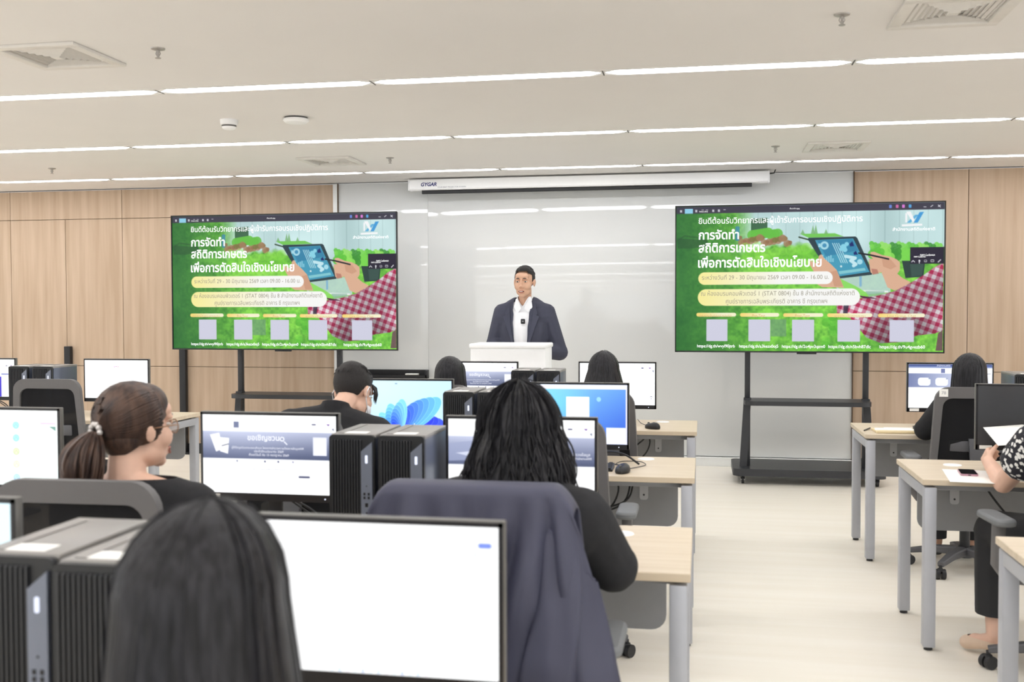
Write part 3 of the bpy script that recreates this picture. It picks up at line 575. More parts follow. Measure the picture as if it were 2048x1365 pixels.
monitor(-5.11, 6.76, 'monitor at the left picture edge beside the two far towers', p, cable=True)
p = Pic(200, 112, 1.78, (248,255,255)); k = p.v[..., None]; p.c = np.array((252,255,255))*(1-.3*k)+np.array((214,246,240))*.3*k
for y, c in ((.2,(150,216,230)),(.37,(150,216,230)),(.55,(200,232,170)),(.72,(214,240,190)),(.9,(170,206,244))):
    p.circ(.66, y, .048, c); p.circ(.66, y, .034, tuple(min(255, q+36) for q in c)); p.line([(.645,y+.02),(.66,y-.02),(.675,y+.02)], .012, c); p.rect(.72, y-.006, .82, y+.006, (226,236,236)); p.rect(.45, y-.006, .6, y+.006, (230,240,238))
p.poly([(.93,.21),(.985,.21),(.985,.27)], (120,160,150)); p.rect(.86, .155, .985, .185, (226,206,236)); p.rect(.83, .94, .97, .985, (90,176,150), .01)
monitor(-2.495, 3.36, 'monitor with a column of pastel round icons at the left edge', p, dz=.003)
p = Pic(200, 112, 1.78, WHITE); p.rect(.925, .105, .975, .137, (96,122,216), .015); p.rect(.935, .115, .965, .127, (126,148,226), .004); p.circ(.915, .18, .02, (220,246,250)); p.circ(.24, .975, .012, (170,226,244), .8); p.rect(.2, .16, .33, .168, (238,240,246))
for i in range(13): p.circ(.37+i*.03, .985, .011, [(190,226,246),(120,160,220),(226,200,220),(200,232,240),(90,120,200)][i % 5], .55)
monitor(-.587, 1.765, 'large bright blank white monitor closest to the camera', p, dz=-.014)
p = Pic(100, 56, 1.78, (220,246,255)); p.rect(.5, .3, 1, .5, (120,214,196))
monitor(-1.522, 1.76, 'corner of a pale teal monitor at the left edge behind the near towers', p)
p = Pic(200, 112, 1.78, WHITE); p.rect(0, 0, 1, .085, (76,90,140)); p.rect(.0, .05, 1, .085, (120,136,180)); p.rect(.39, .1, .44, .2, (110,118,160))
k = p.u[..., None]; q = np.clip(.5-(np.abs(p.v-.37)-.16)/p.px, 0, 1)[..., None]; p.c = p.c*(1-q)+((1-k)*np.array((112,122,160))+k*np.array((236,240,250)))*q
for x in (.19, .4, .62, .86): p.rect(x-.075, .31, x+.075, .49, (238,242,252), .06); p.circ(x+.06, .33, .02, (120,130,160), .6)
p.line([(.8,.42),(.86,.4),(.84,.47),(.8,.52),(.83,.6)], .014, (60,66,90)); p.poly([(.87,.22),(.99,.2),(.96,.3),(.9,.34)], (250,252,255)); p.line([(.88,.23),(.98,.21)], .012, (80,84,104))
monitor(1.49, 6.76, 'front-row monitor right of the aisle with a circle-row web page', p, [('สำนักงานสถิติ', .42, .05, .16, (230,234,248), 0), ('ระบบข้อมูล', .68, .05, .14, (230,234,248), 0)], sticker=True, dz=.012)
monitor(1.49, 5.11, 'switched-off dark grey monitor at the right picture edge', None, sticker=True)
# ================================================================ computer towers
def tower(x, yf, label):
    """origin on the desk under the middle of the front"""
    t = thing('computer_tower', label, 'computer tower', (x, yf, .75), 0, 'black computer towers'); w, d, h = .15, .3, .345
    b = MB(); b.box((0, d/2+.012, h/2+.004), (w-.002, d-.02, h-.006), .006); b.build('case', 'towside', t)
    b = MB(); b.box((0, d/2+.01, h-.006), (w, d-.014, .016), .005); b.box((-.045, d/2, h+.0025), (.02, d-.06, .003)); b.build('top_panel', 'towt', t)
    b = MB(); b.prism(rrect(w, h-.002, .012, 4, 0, h/2+.001), 0, .014, 'y'); b.build('front_bezel', 'towb', t)
    b = MB(); n = 11; sx = .112
    for i in range(n):
        xx = -w/2+.008+(i+.5)*(sx-.01)/n; top = h-.012
        b.prism([(xx-.0031, -.006), (xx+.0031, -.006), (xx+.002, .002), (xx-.002, .002)], .008, top, 'z') if False else b.rings([[(xx-.0034, .002, .008), (xx-.0022, -.007, .008), (xx+.0022, -.007, .008), (xx+.0034, .002, .008)], [(xx-.0034, .002, top), (xx-.0022, -.007, top-.004), (xx+.0022, -.007, top-.004), (xx+.0034, .002, top)]])
    b.build('grille', 'towg', t)
    b = MB(); b.prism([(w/2-.042, .006), (w/2-.006, .006), (w/2-.006, h-.02), (w/2-.042, h-.05)], -.008, .002, 'y'); o = b.build('port_strip', 'tows', t)
    xs = w/2-.024; c = MB(); c.prism(rrect(.008, .026, .003, 3, xs, h-.075), -.0095, -.0075, 'y'); c.build('power_button', emat('led_white', (230,236,255), 1.2), o)
    c = MB()
    for zz in (.16, .148): c.box((xs-.007, -.0085, zz), (.006, .002, .008)); c.box((xs+.007, -.0085, zz), (.006, .002, .008))
    c.cyl((xs, -.0078, .185), (xs, -.0095, .185), .002, n=8); c.box((xs, -.0085, .125), (.009, .002, .012)); c.cyl((xs, -.0078, .1), (xs, -.0095, .1), .003, n=8); c.build('port', 'port', o)
    c = MB(); c.box((xs, -.0085, .062), (.021, .002, .021), .0006); c.build('processor_sticker', 'blue', o)
    tb, _ = text_mb('intel', w=.014, align='CENTER'); q = tb.build('sticker_text', 'whitetext', o, 0); q.location = (xs, -.0098, .066)
    tb, _ = text_mb('CORE', w=.014, align='CENTER'); q = tb.build('sticker_text', 'whitetext', o, 0); q.location = (xs, -.0098, .056)
    b = MB(); b.box((-.005, .055, h+.0025), (.085, .045, .001)); b.build('asset_label', 'paper', t)
    return t
tw = tower(-1.092, 3.16, 'black ribbed tower right of the third-row banner monitor, left of a pair')
for x, y, lb in ((-.93, 3.16, 'black ribbed tower in the third row, right of a pair'), (-1.123, 6.55, 'small black tower by the lectern, left of the front-row pair'), (-.958, 6.55, 'small black tower by the lectern, right of the front-row pair'),
    (-1.143, 4.85, 'black tower right of the blue swirl wallpaper monitor'), (-.975, 4.85, 'black tower mostly hidden behind the frizzy-haired woman, second row'),
    (-1.107, 1.52, 'big near black tower cut by the left picture edge'), (-.938, 1.49, 'big near black tower beside the long-haired woman in front'),
    (-4.69, 6.55, 'far left black tower next to the edge monitor'), (-4.505, 6.55, 'far left black tower left of the white search page monitor'), (1.892, 6.6, 'black tower at the right edge behind the dark monitor')):
    dup(tw, (x, y, .75), lb)
# ================================================================ keyboards, mice, papers
def keyboard(x, y, rz, label):
    t = thing('keyboard', label, 'keyboard', (x, y, .7505), rz, 'black keyboards')
    b = MB(); b.rings([[(-.215,-.065,0),(.215,-.065,0),(.215,.065,0),(-.215,.065,0)], [(-.215,-.065,.01),(.215,-.065,.01),(.215,.065,.022),(-.215,.065,.022)]]); b.build('base', 'blackp', t)
    b = MB()
    for r in range(6):
        for c in range(20):
            if c in (14, 18) and r > 3: continue
            y0 = -.054+r*.0205; b.box((-.2+c*.021, y0, .0135+.012*(y0+.065)/.13), (.0165, .0155, .006), .0015, seg=1)
    b.build('keys', 'towg', t); return t
keyboard(-.615, 4.80, .0, 'black keyboard left of the mouse on the second-row desk')
keyboard(1.475, 6.61, 0, 'black keyboard under the circle-row web page monitor')
def mouse(x, y, rz, label):
    t = thing('computer_mouse', label, 'mouse', (x, y, .7505), rz, 'black computer mice')
    b = MB(); b.rings([[(w_*math.cos(2*PI*k/20), .058*l_*math.sin(2*PI*k/20)*(1 if math.sin(2*PI*k/20) < 0 else .95)+.0, z_*(1+.12*(-math.sin(2*PI*k/20)))) for k in range(20)] for w_, l_, z_ in ((.028,.94,0),(.032,1,.008),(.031,.98,.018),(.027,.85,.028),(.018,.6,.035),(.006,.2,.037))]); b.build('shell', 'blackp', t)
    b = MB(); b.cyl((-.0035, .03, .032), (.0035, .03, .032), .007, n=10); b.build('wheel', 'mgrey', t); return t
mouse(-.352, 4.72, 2.9, 'black mouse inside the cable loop on the second-row desk'); mouse(-.30, 6.46, .9, 'black mouse on the front-row desk by the aisle')
b = MB(); b.tube(spline([(-.36, 4.78, .754), (-.30, 4.86, .754), (-.26, 4.93, .756), (-.29, 5.03, .756), (-.37, 5.02, .758), (-.40, 4.93, .757), (-.36, 4.88, .758), (-.45, 4.95, .756), (-.60, 4.99, .756)]), .0022, 6)
tag(b.build('mouse_cable', 'blackp'), 'thin black cable looping over the second-row desk', 'cable')
b = MB(); b.tube(spline([(-.56, 4.97, .757), (-.5, 4.96, .79), (-.44, 4.96, .81), (-.36, 4.95, .80), (-.29, 4.94, .757)]), .005, 6); tag(b.build('power_cable', 'blackp'), 'thicker black cable arching below the blue desktop monitor', 'cable')
b = MB(); b.tube(spline([(-.31, 6.52, .756), (-.37, 6.56, .77), (-.40, 6.62, .79), (-.38, 6.68, .756)]), .002, 6); tag(b.build('mouse_cable', 'blackp'), 'short black cable curling behind the front-row mouse', 'cable')
def hang(pts, nm, label, r=.005):
    b = MB()
    for p_ in pts: b.tube(spline(p_), r, 6)
    tag(b.build(nm, 'blackp'), label, 'cables')
hang([[(-.42, 5.1, .70), (-.40, 5.08, .6), (-.46, 5.06, .5), (-.6, 5.05, .45)], [(-.36, 5.1, .70), (-.345, 5.07, .62), (-.40, 5.05, .53), (-.62, 5.05, .47)], [(-.35, 5.1, .7), (-.33, 5.07, .63), (-.38, 5.05, .55), (-.6, 5.05, .5)]], 'cable_bundle', 'black cables hanging under the second-row desk')
hang([[(-.36, 6.8, .70), (-.33, 6.78, .63), (-.36, 6.76, .55), (-.44, 6.76, .48)], [(-.40, 6.8, .70), (-.36, 6.78, .66), (-.42, 6.77, .6)]], 'cable_bundle', 'black cables hanging under the front-row desk by the aisle')
hang([[(1.28, 5.2, .70), (1.34, 5.18, .6), (1.42, 5.16, .5), (1.48, 5.16, .46)], [(1.6, 5.2, .68), (1.55, 5.17, .55), (1.5, 5.16, .48)]], 'cable_bundle', 'black cables hanging in a V under the desk with the phone')
hang([[(-3.95, 6.9, .756), (-3.88, 6.92, .80), (-3.84, 6.9, .80), (-3.86, 6.88, .756)]], 'power_cable', 'thin cable curling by the far left desk grommet', .002)
hang([[(1.36, 6.86, .70), (1.42, 6.85, .66), (1.52, 6.85, .69), (1.6, 6.85, .66)]], 'cable_bundle', 'pale cables under the desk with the envelope', .004)
t = thing('envelope', 'manila envelope with a flap lying on the front-row desk right of the aisle', 'envelope', (1.13, 6.52, .7515), .05)
b = MB(); b.box((0, 0, .006), (.24, .17, .012), .001); b.build('pocket', 'envelope', t); b = MB(); b.prism([(-.12,-.03), (.12,-.03), (.1,.085), (-.1,.085)], .0122, .0135, 'z'); b.build('flap', 'paper', t)
b = MB(); b.box((1.2, 6.66, .7525), (.2, .15, .002), mx=None); o = b.build('paper_sheet', 'paper'); tag(o, 'white paper sheets fanned out behind the manila envelope', 'paper')
b = MB(); b.tube([(-.08, 0, .004), (.07, .0, .004)], .004, 8); t = thing('pen', 'dark pen lying left of the manila envelope', 'pen', (.985, 6.6, .7515), 1.2); b.build('barrel', 'blackp', t); b = MB(); b.cyl((.07, 0, .004), (.082, 0, .004), .003, .001, 8); b.build('tip', 'chrome', t)
b = MB(); b.box((0, 0, .001), (.21, .36, .002)); o = b.build('paper_sheet', 'paper'); o.location = (1.165, 4.86, .7505); o.rotation_euler = (0, 0, -.12); tag(o, 'white paper sheet lying under the pink phone', 'paper')
t = thing('mobile_phone', 'pink-edged black phone lying on white paper', 'phone', (1.165, 4.93, .753), -.12)
b = MB(); b.prism(rrect(.072, .15, .01), 0, .008, 'z'); b.build('body', 'phone', t); b = MB(); b.prism(rrect(.067, .145, .008), .008, .0088, 'z'); b.build('screen', 'phoneglass', t); b = MB(); b.box((0, -.0752, .004), (.012, .001, .004)); b.build('port', 'port', t)
# ================================================================ office chairs
def chair(x, y, rz, label, star=.0):
    """origin on the floor under the seat; the sitter faces +y, the back is at local y -.25"""
    t = thing('office_chair', label, 'office chair', (x, y, 0), rz, 'grey mesh office chairs')
    def outline(wt, wb, z0, z1, r, n=6):
        pts = []
        for (cx, cz, a) in ((wt/2-r, z1-r, 0), (-wt/2+r, z1-r, 90), (-wb/2+r, z0+r, 180), (wb/2-r, z0+r, 270)):
            for k in range(n+1): q = math.radians(a+90*k/n); pts.append((cx+r*math.cos(q), cz+r*math.sin(q)))
        return pts
    def yo(z): return -.25+.06*(.75-z)
    O, I = outline(.46, .50, .55, 1.06, .075), outline(.375, .42, .60, 1.0, .05)
    b = MB(); f = lambda pts, dy: [(px, yo(pz)+dy-.35*px*px, pz) for px, pz in pts]
    b.rings([f(O, -.006), f([(p_[0]*.99, p_[1]) for p_ in O], -.016), f(I, -.016), f(I, .012), f(O, .012)], closed=True); b.build('back_frame', 'chair', t, 50)
    c = MB(); J = outline(.39, .435, .592, 1.008, .055); n = len(J)//2
    L = f(J, -.001); K = f(J, .001); c.rings([L, K]); c.build('back_mesh', 'mesh', t)
    tb, _ = text_mb('modernform', w=.075, align='CENTER', bold=.01); q = tb.build('logo_text', 'whitetext', t, 0); q.location = (0, yo(1.03)-.0175, 1.024)
    b = MB(); b.rings([[(sx*w_, y_+dy, z_) for sx, dy in ((-1,-.012),(1,-.012),(1,.012),(-1,.012))] for w_, y_, z_ in ((.05,-.275,.78),(.045,-.29,.66),(.04,-.27,.52),(.05,-.14,.415),(.06,0,.40))]); b.build('spine', 'chairdark', t)
    b = MB(); b.box((0, -.255, .74), (.3, .02, .07), .02); b.build('lumbar_support', 'chairdark', t)
    b = MB(); b.prism(rrect(.49, .48, .09, 6, 0, .02), .42, .485, 'z'); o = b.build('seat', 'seat', t); m_ = o.modifiers.new('soft', 'BEVEL'); m_.width = .02; m_.segments = 3; m_.limit_method = 'ANGLE'
    for s_ in (-1, 1):
        b = MB(); b.tube([(s_*.15, -.02, .40), (s_*.26, -.02, .41), (s_*.295, -.02, .46), (s_*.295, -.03, .63)], [1]*4, 12, flat=(.022, .03), up=(0,1,0)); b.build('arm_post', 'chair', t)
        b = MB(); b.prism(rrect(.085, .25, .035, 5, s_*.295, .0), .63, .66, 'z'); o = b.build('arm_pad', 'arm', t); m_ = o.modifiers.new('soft', 'BEVEL'); m_.width = .01; m_.segments = 2; m_.limit_method = 'ANGLE'
    b = MB(); b.box((0, 0, .385), (.2, .22, .05), .015); b.tube([(.08, .02, .38), (.25, .02, .375)], .008, 8); b.build('mechanism', 'chairdark', t)
    b = MB(); b.cyl((0,0,.1), (0,0,.25), .028); b.cyl((0,0,.25), (0,0,.37), .02); b.build('gas_column', 'blackp', t)
    b = MB(); b.cyl((0,0,.075), (0,0,.13), .045, .04)
    for k in range(5):
        a = star+2*PI*k/5; d = V((math.cos(a), math.sin(a), 0)); b.tube([d*.03+V((0,0,.11)), d*.17+V((0,0,.105)), d*.3+V((0,0,.08))], [1, .8, .55], 10, flat=(.032, .026))
    b.build('star_base', 'chairdark', t)
    for k in range(5):
        a = star+2*PI*k/5; p_ = V((math.cos(a)*.3, math.sin(a)*.3, 0)); d = V((-math.sin(a+.7), math.cos(a+.7), 0)); b = MB()
        for s_ in (-1, 1): b.cyl(p_+d*(s_*.006)+V((0,0,.028)), p_+d*(s_*.026)+V((0,0,.028)), .028, n=16)
        b.cyl(p_+V((0,0,.03)), p_+V((0,0,.075)), .009, n=8); b.box((p_.x, p_.y, .05), (.03, .03, .02), .006); b.build('caster', 'caster', t)
    return t
c0 = chair(-.6, 4.37, 0., 'empty grey mesh chair behind the third-row banner monitor', .3)
for x, y, rz, lb in ((-.53, 2.67, 0, 'grey office chair with a navy jacket over its back'), (-1.58, 2.70, .03, 'grey mesh chair the ponytailed woman sits in'), (-4.0, 6.15, 0, 'empty grey mesh chair in front of the far left towers'),
    (-1.66, 4.36, -.05, 'grey mesh chair behind the man in black'), (-.572, 5.72, 0, 'grey mesh chair right of the blue desktop monitor, front row'), (-1.5, 6.02, 0, 'grey mesh chair hidden by monitors below the front-row woman'),
    (1.47, 6.27, 0, 'grey mesh chair with a white number tag, right of the aisle'), (1.46, 4.5, .1, 'grey chair under the woman in the floral blouse'), (-.62, .95, 0, 'grey mesh chair under the long-haired woman nearest the camera')):
    r_ = dup(c0, (x, y, 0), lb, rz)
    if 'number tag' in lb:
        b = MB(); b.box((-.185, -.2985, 1.03), (.045, .0015, .042)); q = b.build('number_tag', 'paper', r_); tb, _ = text_mb('78', w=.022, align='CENTER'); q2 = tb.build('tag_text', 'greytext', q, 0); q2.location = (-.185, -.2998, 1.022)
r_ = dup(c0, (1.43, 2.9, 0), 'grey office chair at the desk in the bottom right corner', .2)
# ================================================================ people
def cap(mb, a, b_, r0, r1=None, sc=None):
    r1 = r0 if r1 is None else r1; a, b_ = V(a), V(b_); bm = bmesh.new()
    for p_, r_ in ((a, r0), (b_, r1)): bmesh.ops.create_icosphere(bm, subdivisions=2, radius=r_, matrix=Matrix.Translation(p_))
    res = bmesh.ops.convex_hull(bm, input=list(bm.verts)); dele = [g for g in res['geom_interior'] if isinstance(g, bmesh.types.BMVert)]
    bmesh.ops.delete(bm, geom=dele, context='VERTS'); mb.bm(bm)
def ell(mb, c, r, mx=None):
    bm = bmesh.new(); bmesh.ops.create_icosphere(bm, subdivisions=3, radius=1)
    for v_ in bm.verts: v_.co = V((v_.co.x*r[0]+c[0], v_.co.y*r[1]+c[1], v_.co.z*r[2]+c[2]))
    mb.bm(bm, 0, mx)
def blob(mb, name, m, parent=None, voxel=.008, smooth=6, keep=None, thick=0., fac=.5, cuts=()):
    """fuse overlapping solids into one continuous skin"""
    o = mb.build(name, m, None, 0); r_ = o.modifiers.new('r', 'REMESH'); r_.mode = 'VOXEL'; r_.voxel_size = voxel; r_.use_smooth_shade = True
    if smooth: s_ = o.modifiers.new('s', 'SMOOTH'); s_.iterations = smooth; s_.factor = fac
    dg = bpy.context.evaluated_depsgraph_get(); dg.update(); me = bpy.data.meshes.new_from_object(o.evaluated_get(dg)); old = o.data; o.modifiers.clear(); o.data = me; bpy.data.meshes.remove(old); me.name = name
    if keep or cuts:
        bm = bmesh.new(); bm.from_mesh(me)
        for co, no in cuts: bmesh.ops.bisect_plane(bm, geom=list(bm.verts)+list(bm.edges)+list(bm.faces), plane_co=co, plane_no=no, clear_outer=True)
        if keep: bmesh.ops.delete(bm, geom=[f for f in bm.faces if not keep(f.calc_center_median(), f.normal)], context='FACES')
        for _ in range(12 if keep else 0):
            nw = {}
            for v_ in bm.verts:
                e_ = [e.other_vert(v_) for e in v_.link_edges if e.is_boundary]
                if len(e_) == 2: nw[v_] = v_.co*.4+(e_[0].co+e_[1].co)*.3
            for v_, c_ in nw.items(): v_.co = c_
        bm.to_mesh(me); bm.free()
    me.polygons.foreach_set('use_smooth', [True]*len(me.polygons))
    if thick: q = o.modifiers.new('hem', 'SOLIDIFY'); q.thickness = thick; q.offset = -1
    if parent: o.parent = parent
    return o
SIT = dict(pelvis=(0,-.03,.57), chest=(0,.03,.86), neck=(0,.045,1.02), sl=(-.165,.03,.955), sr=(.165,.03,.955), head=(0,.075,1.145), el=(-.22,.1,.73), er=(.22,.1,.73), wl=(-.15,.34,.79), wr=(.15,.34,.79),
    hl=(-.09,-.02,.55), hr=(.09,-.02,.55), kl=(-.1,.38,.53), kr=(.1,.38,.53), al=(-.1,.36,.09), ar=(.1,.36,.09), tl=(-.1,.5,.035), tr=(.1,.5,.035), turn=0., nod=0., roll=0., hs=1., w=1.)
def headmx(p): return Matrix.Translation(V(p['head'])) @ Euler((p['nod'], p['roll'], 0)).to_matrix().to_4x4() @ Matrix.Rotation(p['turn'], 4, 'Z') @ Matrix.Scale(p['hs'], 4)
def hand(mb, w, d, n, curl=.5, side=1):
    """palm, four unequal fingers and a thumb; d towards the fingertips, n out of the back of the hand"""
    w, d, n = V(w), V(d).normalized(), V(n); n = (n-d*n.dot(d)).normalized(); s_ = d.cross(n)*side
    for k in (-.024, -.008, .008, .024): cap(mb, w+d*.01+s_*k*.7, w+d*.085+s_*k, .014, .0125)
    for k, L_ in ((-.028, .064), (-.0095, .078), (.0095, .072), (.028, .055)):
        q = w+d*.088+s_*k; dirs = d
        for j in range(3):
            a = curl*(j+.6)*.75; dd = d*math.cos(a)-n*math.sin(a); e = q+dd*L_*(.45, .32, .26)[j]; cap(mb, q, e, .0088-.0008*j, .0082-.0008*j); q = e
    t0 = w+d*.025-s_*.022; t1 = t0+(d*.6-s_*.75-n*.25).normalized()*.042; cap(mb, t0, t1, .013, .0105); cap(mb, t1, t1+(d*.85-s_*.2-n*.35).normalized()*.034, .0102, .0085)
def prims(mb, p, parts, g=0.):
    P_ = {k: V(v_) for k, v_ in p.items() if isinstance(v_, (tuple, list))}; w = p['w']
    if 'head' in parts:
        h = headmx(p)
        def E(c, r): ell(mb, c, r, h)
        E((0,-.014,.028), (.073,.09,.084)); E((0,.026,-.03), (.06,.062,.08)); E((0,.03,-.07), (.055,.052,.042)); E((0,.066,-.098), (.024,.02,.018))
        for s_ in (-1, 1):
            E((s_*.036,.05,-.03), (.028,.034,.034)); E((s_*.042,.014,-.066), (.016,.032,.028)); E((s_*.076,-.008,-.01), (.008,.017,.028)); E((s_*.081,-.014,-.0), (.006,.013,.021)); E((s_*.012,.09,-.037), (.0095,.011,.008)); E((s_*.03,.074,.024), (.024,.014,.009))
        E((0,.06,.045), (.055,.034,.03)); E((0,.09,-.005), (.0085,.012,.03)); E((0,.1,-.03), (.012,.013,.011)); E((0,.08,-.066), (.025,.015,.008)); E((0,.08,-.078), (.022,.014,.008))
    if 'neck' in parts:
        h = headmx(p); cap(mb, h @ V((0,-.03,-.05)), P_['neck']+V((0,-.01,0)), .05+g, .056+g)
    if 'torso' in parts:
        for dx in (-.075, 0, .075):
            dx *= w; cap(mb, P_['pelvis']+V((dx,0,0)), P_['pelvis'].lerp(P_['chest'], .45)+V((dx*.9,0,0)), .105+g, .095+g); cap(mb, P_['pelvis'].lerp(P_['chest'], .45)+V((dx*.9,0,0)), P_['chest']+V((dx,0,0)), .095+g, .1+g)
        for s_ in ('sl', 'sr'):
            c = P_['chest'].lerp(P_['neck'], .5); cap(mb, P_['chest'].lerp(P_[s_], .3), P_[s_]+V((0,0,-.03)), .085+g, .058+g); cap(mb, c, P_[s_]+V((0,0,.0)), .07+g, .05+g); cap(mb, P_['neck']+V((0,-.02,0)), P_[s_]+V((0,0,.005)), .04+g, .046+g)
    for q in 'lr':
        s_, e, wr = P_['s'+q], P_['e'+q], P_['w'+q]
        if 'upper' in parts: cap(mb, s_, e, .052*w+g, .042+g)
        if 'cap' in parts: cap(mb, s_, s_.lerp(e, .62), .055*w+g, .05+g*1.6)
        if 'sleeve' in parts: cap(mb, s_, s_.lerp(e, .42), .06*w+g, .06+g)
        if 'fore' in parts: cap(mb, e, wr, .042+g, .027+g)
        if 'cuff' in parts: cap(mb, e, e.lerp(wr, .8), .046+g, .036+g)
        if 'half' in parts: cap(mb, e, e.lerp(wr, .3), .046+g, .046+g)
        if 'hand' in parts: hand(mb, wr, p.get('d'+q) or (wr-e+V((0,.1,-.03))), p.get('n'+q) or (0,0,1), p.get('c'+q, .45), 1 if q == 'r' else -1)
        hp, k, an, to = (P_[a+q] for a in 'hkat')
        if 'thigh' in parts: cap(mb, hp, k, .088+g, .06+g)
        if 'shin' in parts: cap(mb, k, k.lerp(an, .35), .056+g, .055+g); cap(mb, k.lerp(an, .35), an, .055+g, .038+g*1.5)
        if 'foot' in parts: cap(mb, an+V((0,0,-.02)), to, .035+g, .026+g); cap(mb, an+(an-to).normalized()*.05+V((0,0,-.05)), to.lerp(an, .3), .03+g, .03+g)
def face(p, person, brows='hair', mouth=True):
    h = headmx(p)
    for s_ in (-1, 1):
        b = MB(); b.sph((s_*.031,.0775,.004), (.0122,.0105,.005), mx=h); b.sph((s_*.031,.0866,.0035), (.0052,.003,.0052), mx=h, mi=1); b.build('eye', ['eye', 'iris'], person)
        b = MB(); b.tube([h @ V((s_*x,y,z)) for x, y, z in ((.015,.0922,.0275),(.03,.0902,.029),(.046,.078,.025))], [.8,1,.5], 6, flat=(.003,.0034)); b.build('eyebrow', brows, person)
        b = MB(); b.tube([h @ V((s_*x,y,z)) for x, y, z in ((.0185,.083,.0075),(.031,.0895,.0135),(.0445,.079,.0065))], .0022, 6); b.build('eyelid', 'skin', person)
    if mouth:
        b = MB(); b.sph((0,.0915,-.0705), (.02,.006,.0042), mx=h); b.build('mouth', 'iris', person); b = MB(); b.box((0,.0965,-.0688), (.026,.004,.004), .001, mx=h); b.build('teeth', 'teeth', person)
    b = MB(); b.tube([h @ V(q) for q in ((-.024,.085,-.07),(-.01,.0965,-.0635),(0,.0975,-.065),(.01,.0965,-.0635),(.024,.085,-.07),(.012,.0955,-.0785),(0,.098,-.080),(-.012,.0955,-.0785))], .0034, 6, closed=True); b.build('lips', 'lips', person)
def person(x, y, rz, label, p, skin='skin', voxel=.0075, parts=('head','neck','torso','upper','fore','hand','thigh','shin','foot')):
    mb = MB(); prims(mb, p, parts); o = blob(mb, 'person', skin, None, voxel, 3 if voxel > .005 else 6, fac=.4); o.location = (x, y, 0); o.rotation_euler = (0, 0, rz); return tag(o, label, 'person')
def pose(**k): d = dict(SIT); d.update(k); return d
# ---- hair: a shell under many tapering locks that follow the scalp and then fall
def hair(p, person, m, length, n=420, flare=.25, wav=.004, frizz=0., face_gap=1.0, seed=1, wid=.0085, top=.009, part_x=.0, name='hair', gather=None, sides=0., stray=0):
    """length: metres of fall below ear level, number or function of azimuth (0 = front, pi = back)"""
    r_ = random.Random(seed); h = headmx(p); a, b_, c = .078, .096, .094; cz = .022; cy = -.014
    Lf = length if callable(length) else (lambda q: length)
    gmx = Matrix.Translation(h.translation)
    def path(phi, off, k=22, ex=0., L_=None):
        sd = 1 if math.sin(phi) >= 0 else -1; ph = abs((phi+PI) % (2*PI)-PI); L_ = Lf(ph) if L_ is None else L_; pts = []
        front = max(0, 1-ph/face_gap) if face_gap else 0
        th_end = 1.62; arc = th_end*.09; tot = arc+L_
        for i in range(k+1):
            s_ = tot*i/k; th = min(s_/.09+.06, th_end); drop = max(0, s_-arc)
            az = ph+(face_gap-ph)*min(1, th/1.2)**1.3 if ph < face_gap else ph
            q = V(((a+off)*math.sin(th)*math.sin(az)*sd+part_x*(1-math.sin(th)), cy+(b_+off)*math.sin(th)*-(-math.cos(az)), cz+(c+off)*math.cos(th)))
            q = h @ q
            if drop > 0:
                d0 = V((q.x-h.translation.x, q.y-h.translation.y, 0)); fl = flare*drop*(1-.5*drop/max(L_, .01))
                q = q+d0.normalized()*(fl+ex*drop)+V((0,0,-drop))
            pts.append(q)
        return pts
    b = MB(); rs = []
    for j in range(40):
        rs.append(path(-PI+2*PI*(j+.5)/40, .006))
    vs = [q for r2 in rs for q in r2]; kk = len(rs[0]); fs = [(j*kk+i, j*kk+i+1, ((j+1) % 40)*kk+i+1, ((j+1) % 40)*kk+i) for j in range(40) for i in range(kk-1) if not (j in (19,))]
    b.add(vs, fs)
    for q in range(n+stray):
        phi = r_.uniform(-PI, PI); st = q >= n; off = r_.uniform(.003, top)+(r_.uniform(0, .005+.05*frizz) if st else 0); ph = abs(phi); L_ = Lf(ph)*r_.uniform(.88, 1.04)
        pts = path(phi, off, 22, r_.uniform(-.03, .03)*(1+9*frizz), L_); sd_ = h.to_3x3() @ V((math.cos(phi), -math.sin(phi), 0)); f1, f2 = r_.uniform(0, 6), r_.uniform(0, 6); w0 = wid*r_.uniform(.6, 1.25)*(.22 if st else 1)
        am = wav*(1+frizz*3)*(2.2 if st else 1); rr = []
        for i, q_ in enumerate(pts):
            t_ = i/len(pts); pts[i] = q_+V((math.sin(f1+t_*(7+14*frizz)), math.cos(f2+t_*(6+13*frizz)), 0))*am*t_; rr.append(max(.12, min(1, .35+3*t_) * (1-max(0, (t_-.72)/.28)**1.5*.85)))
        b.tube([q_ for q_ in pts], rr, 5, flat=(w0, .0028), side=sd_.normalized())
    return b.build(name, m, person, 60, fix=False)
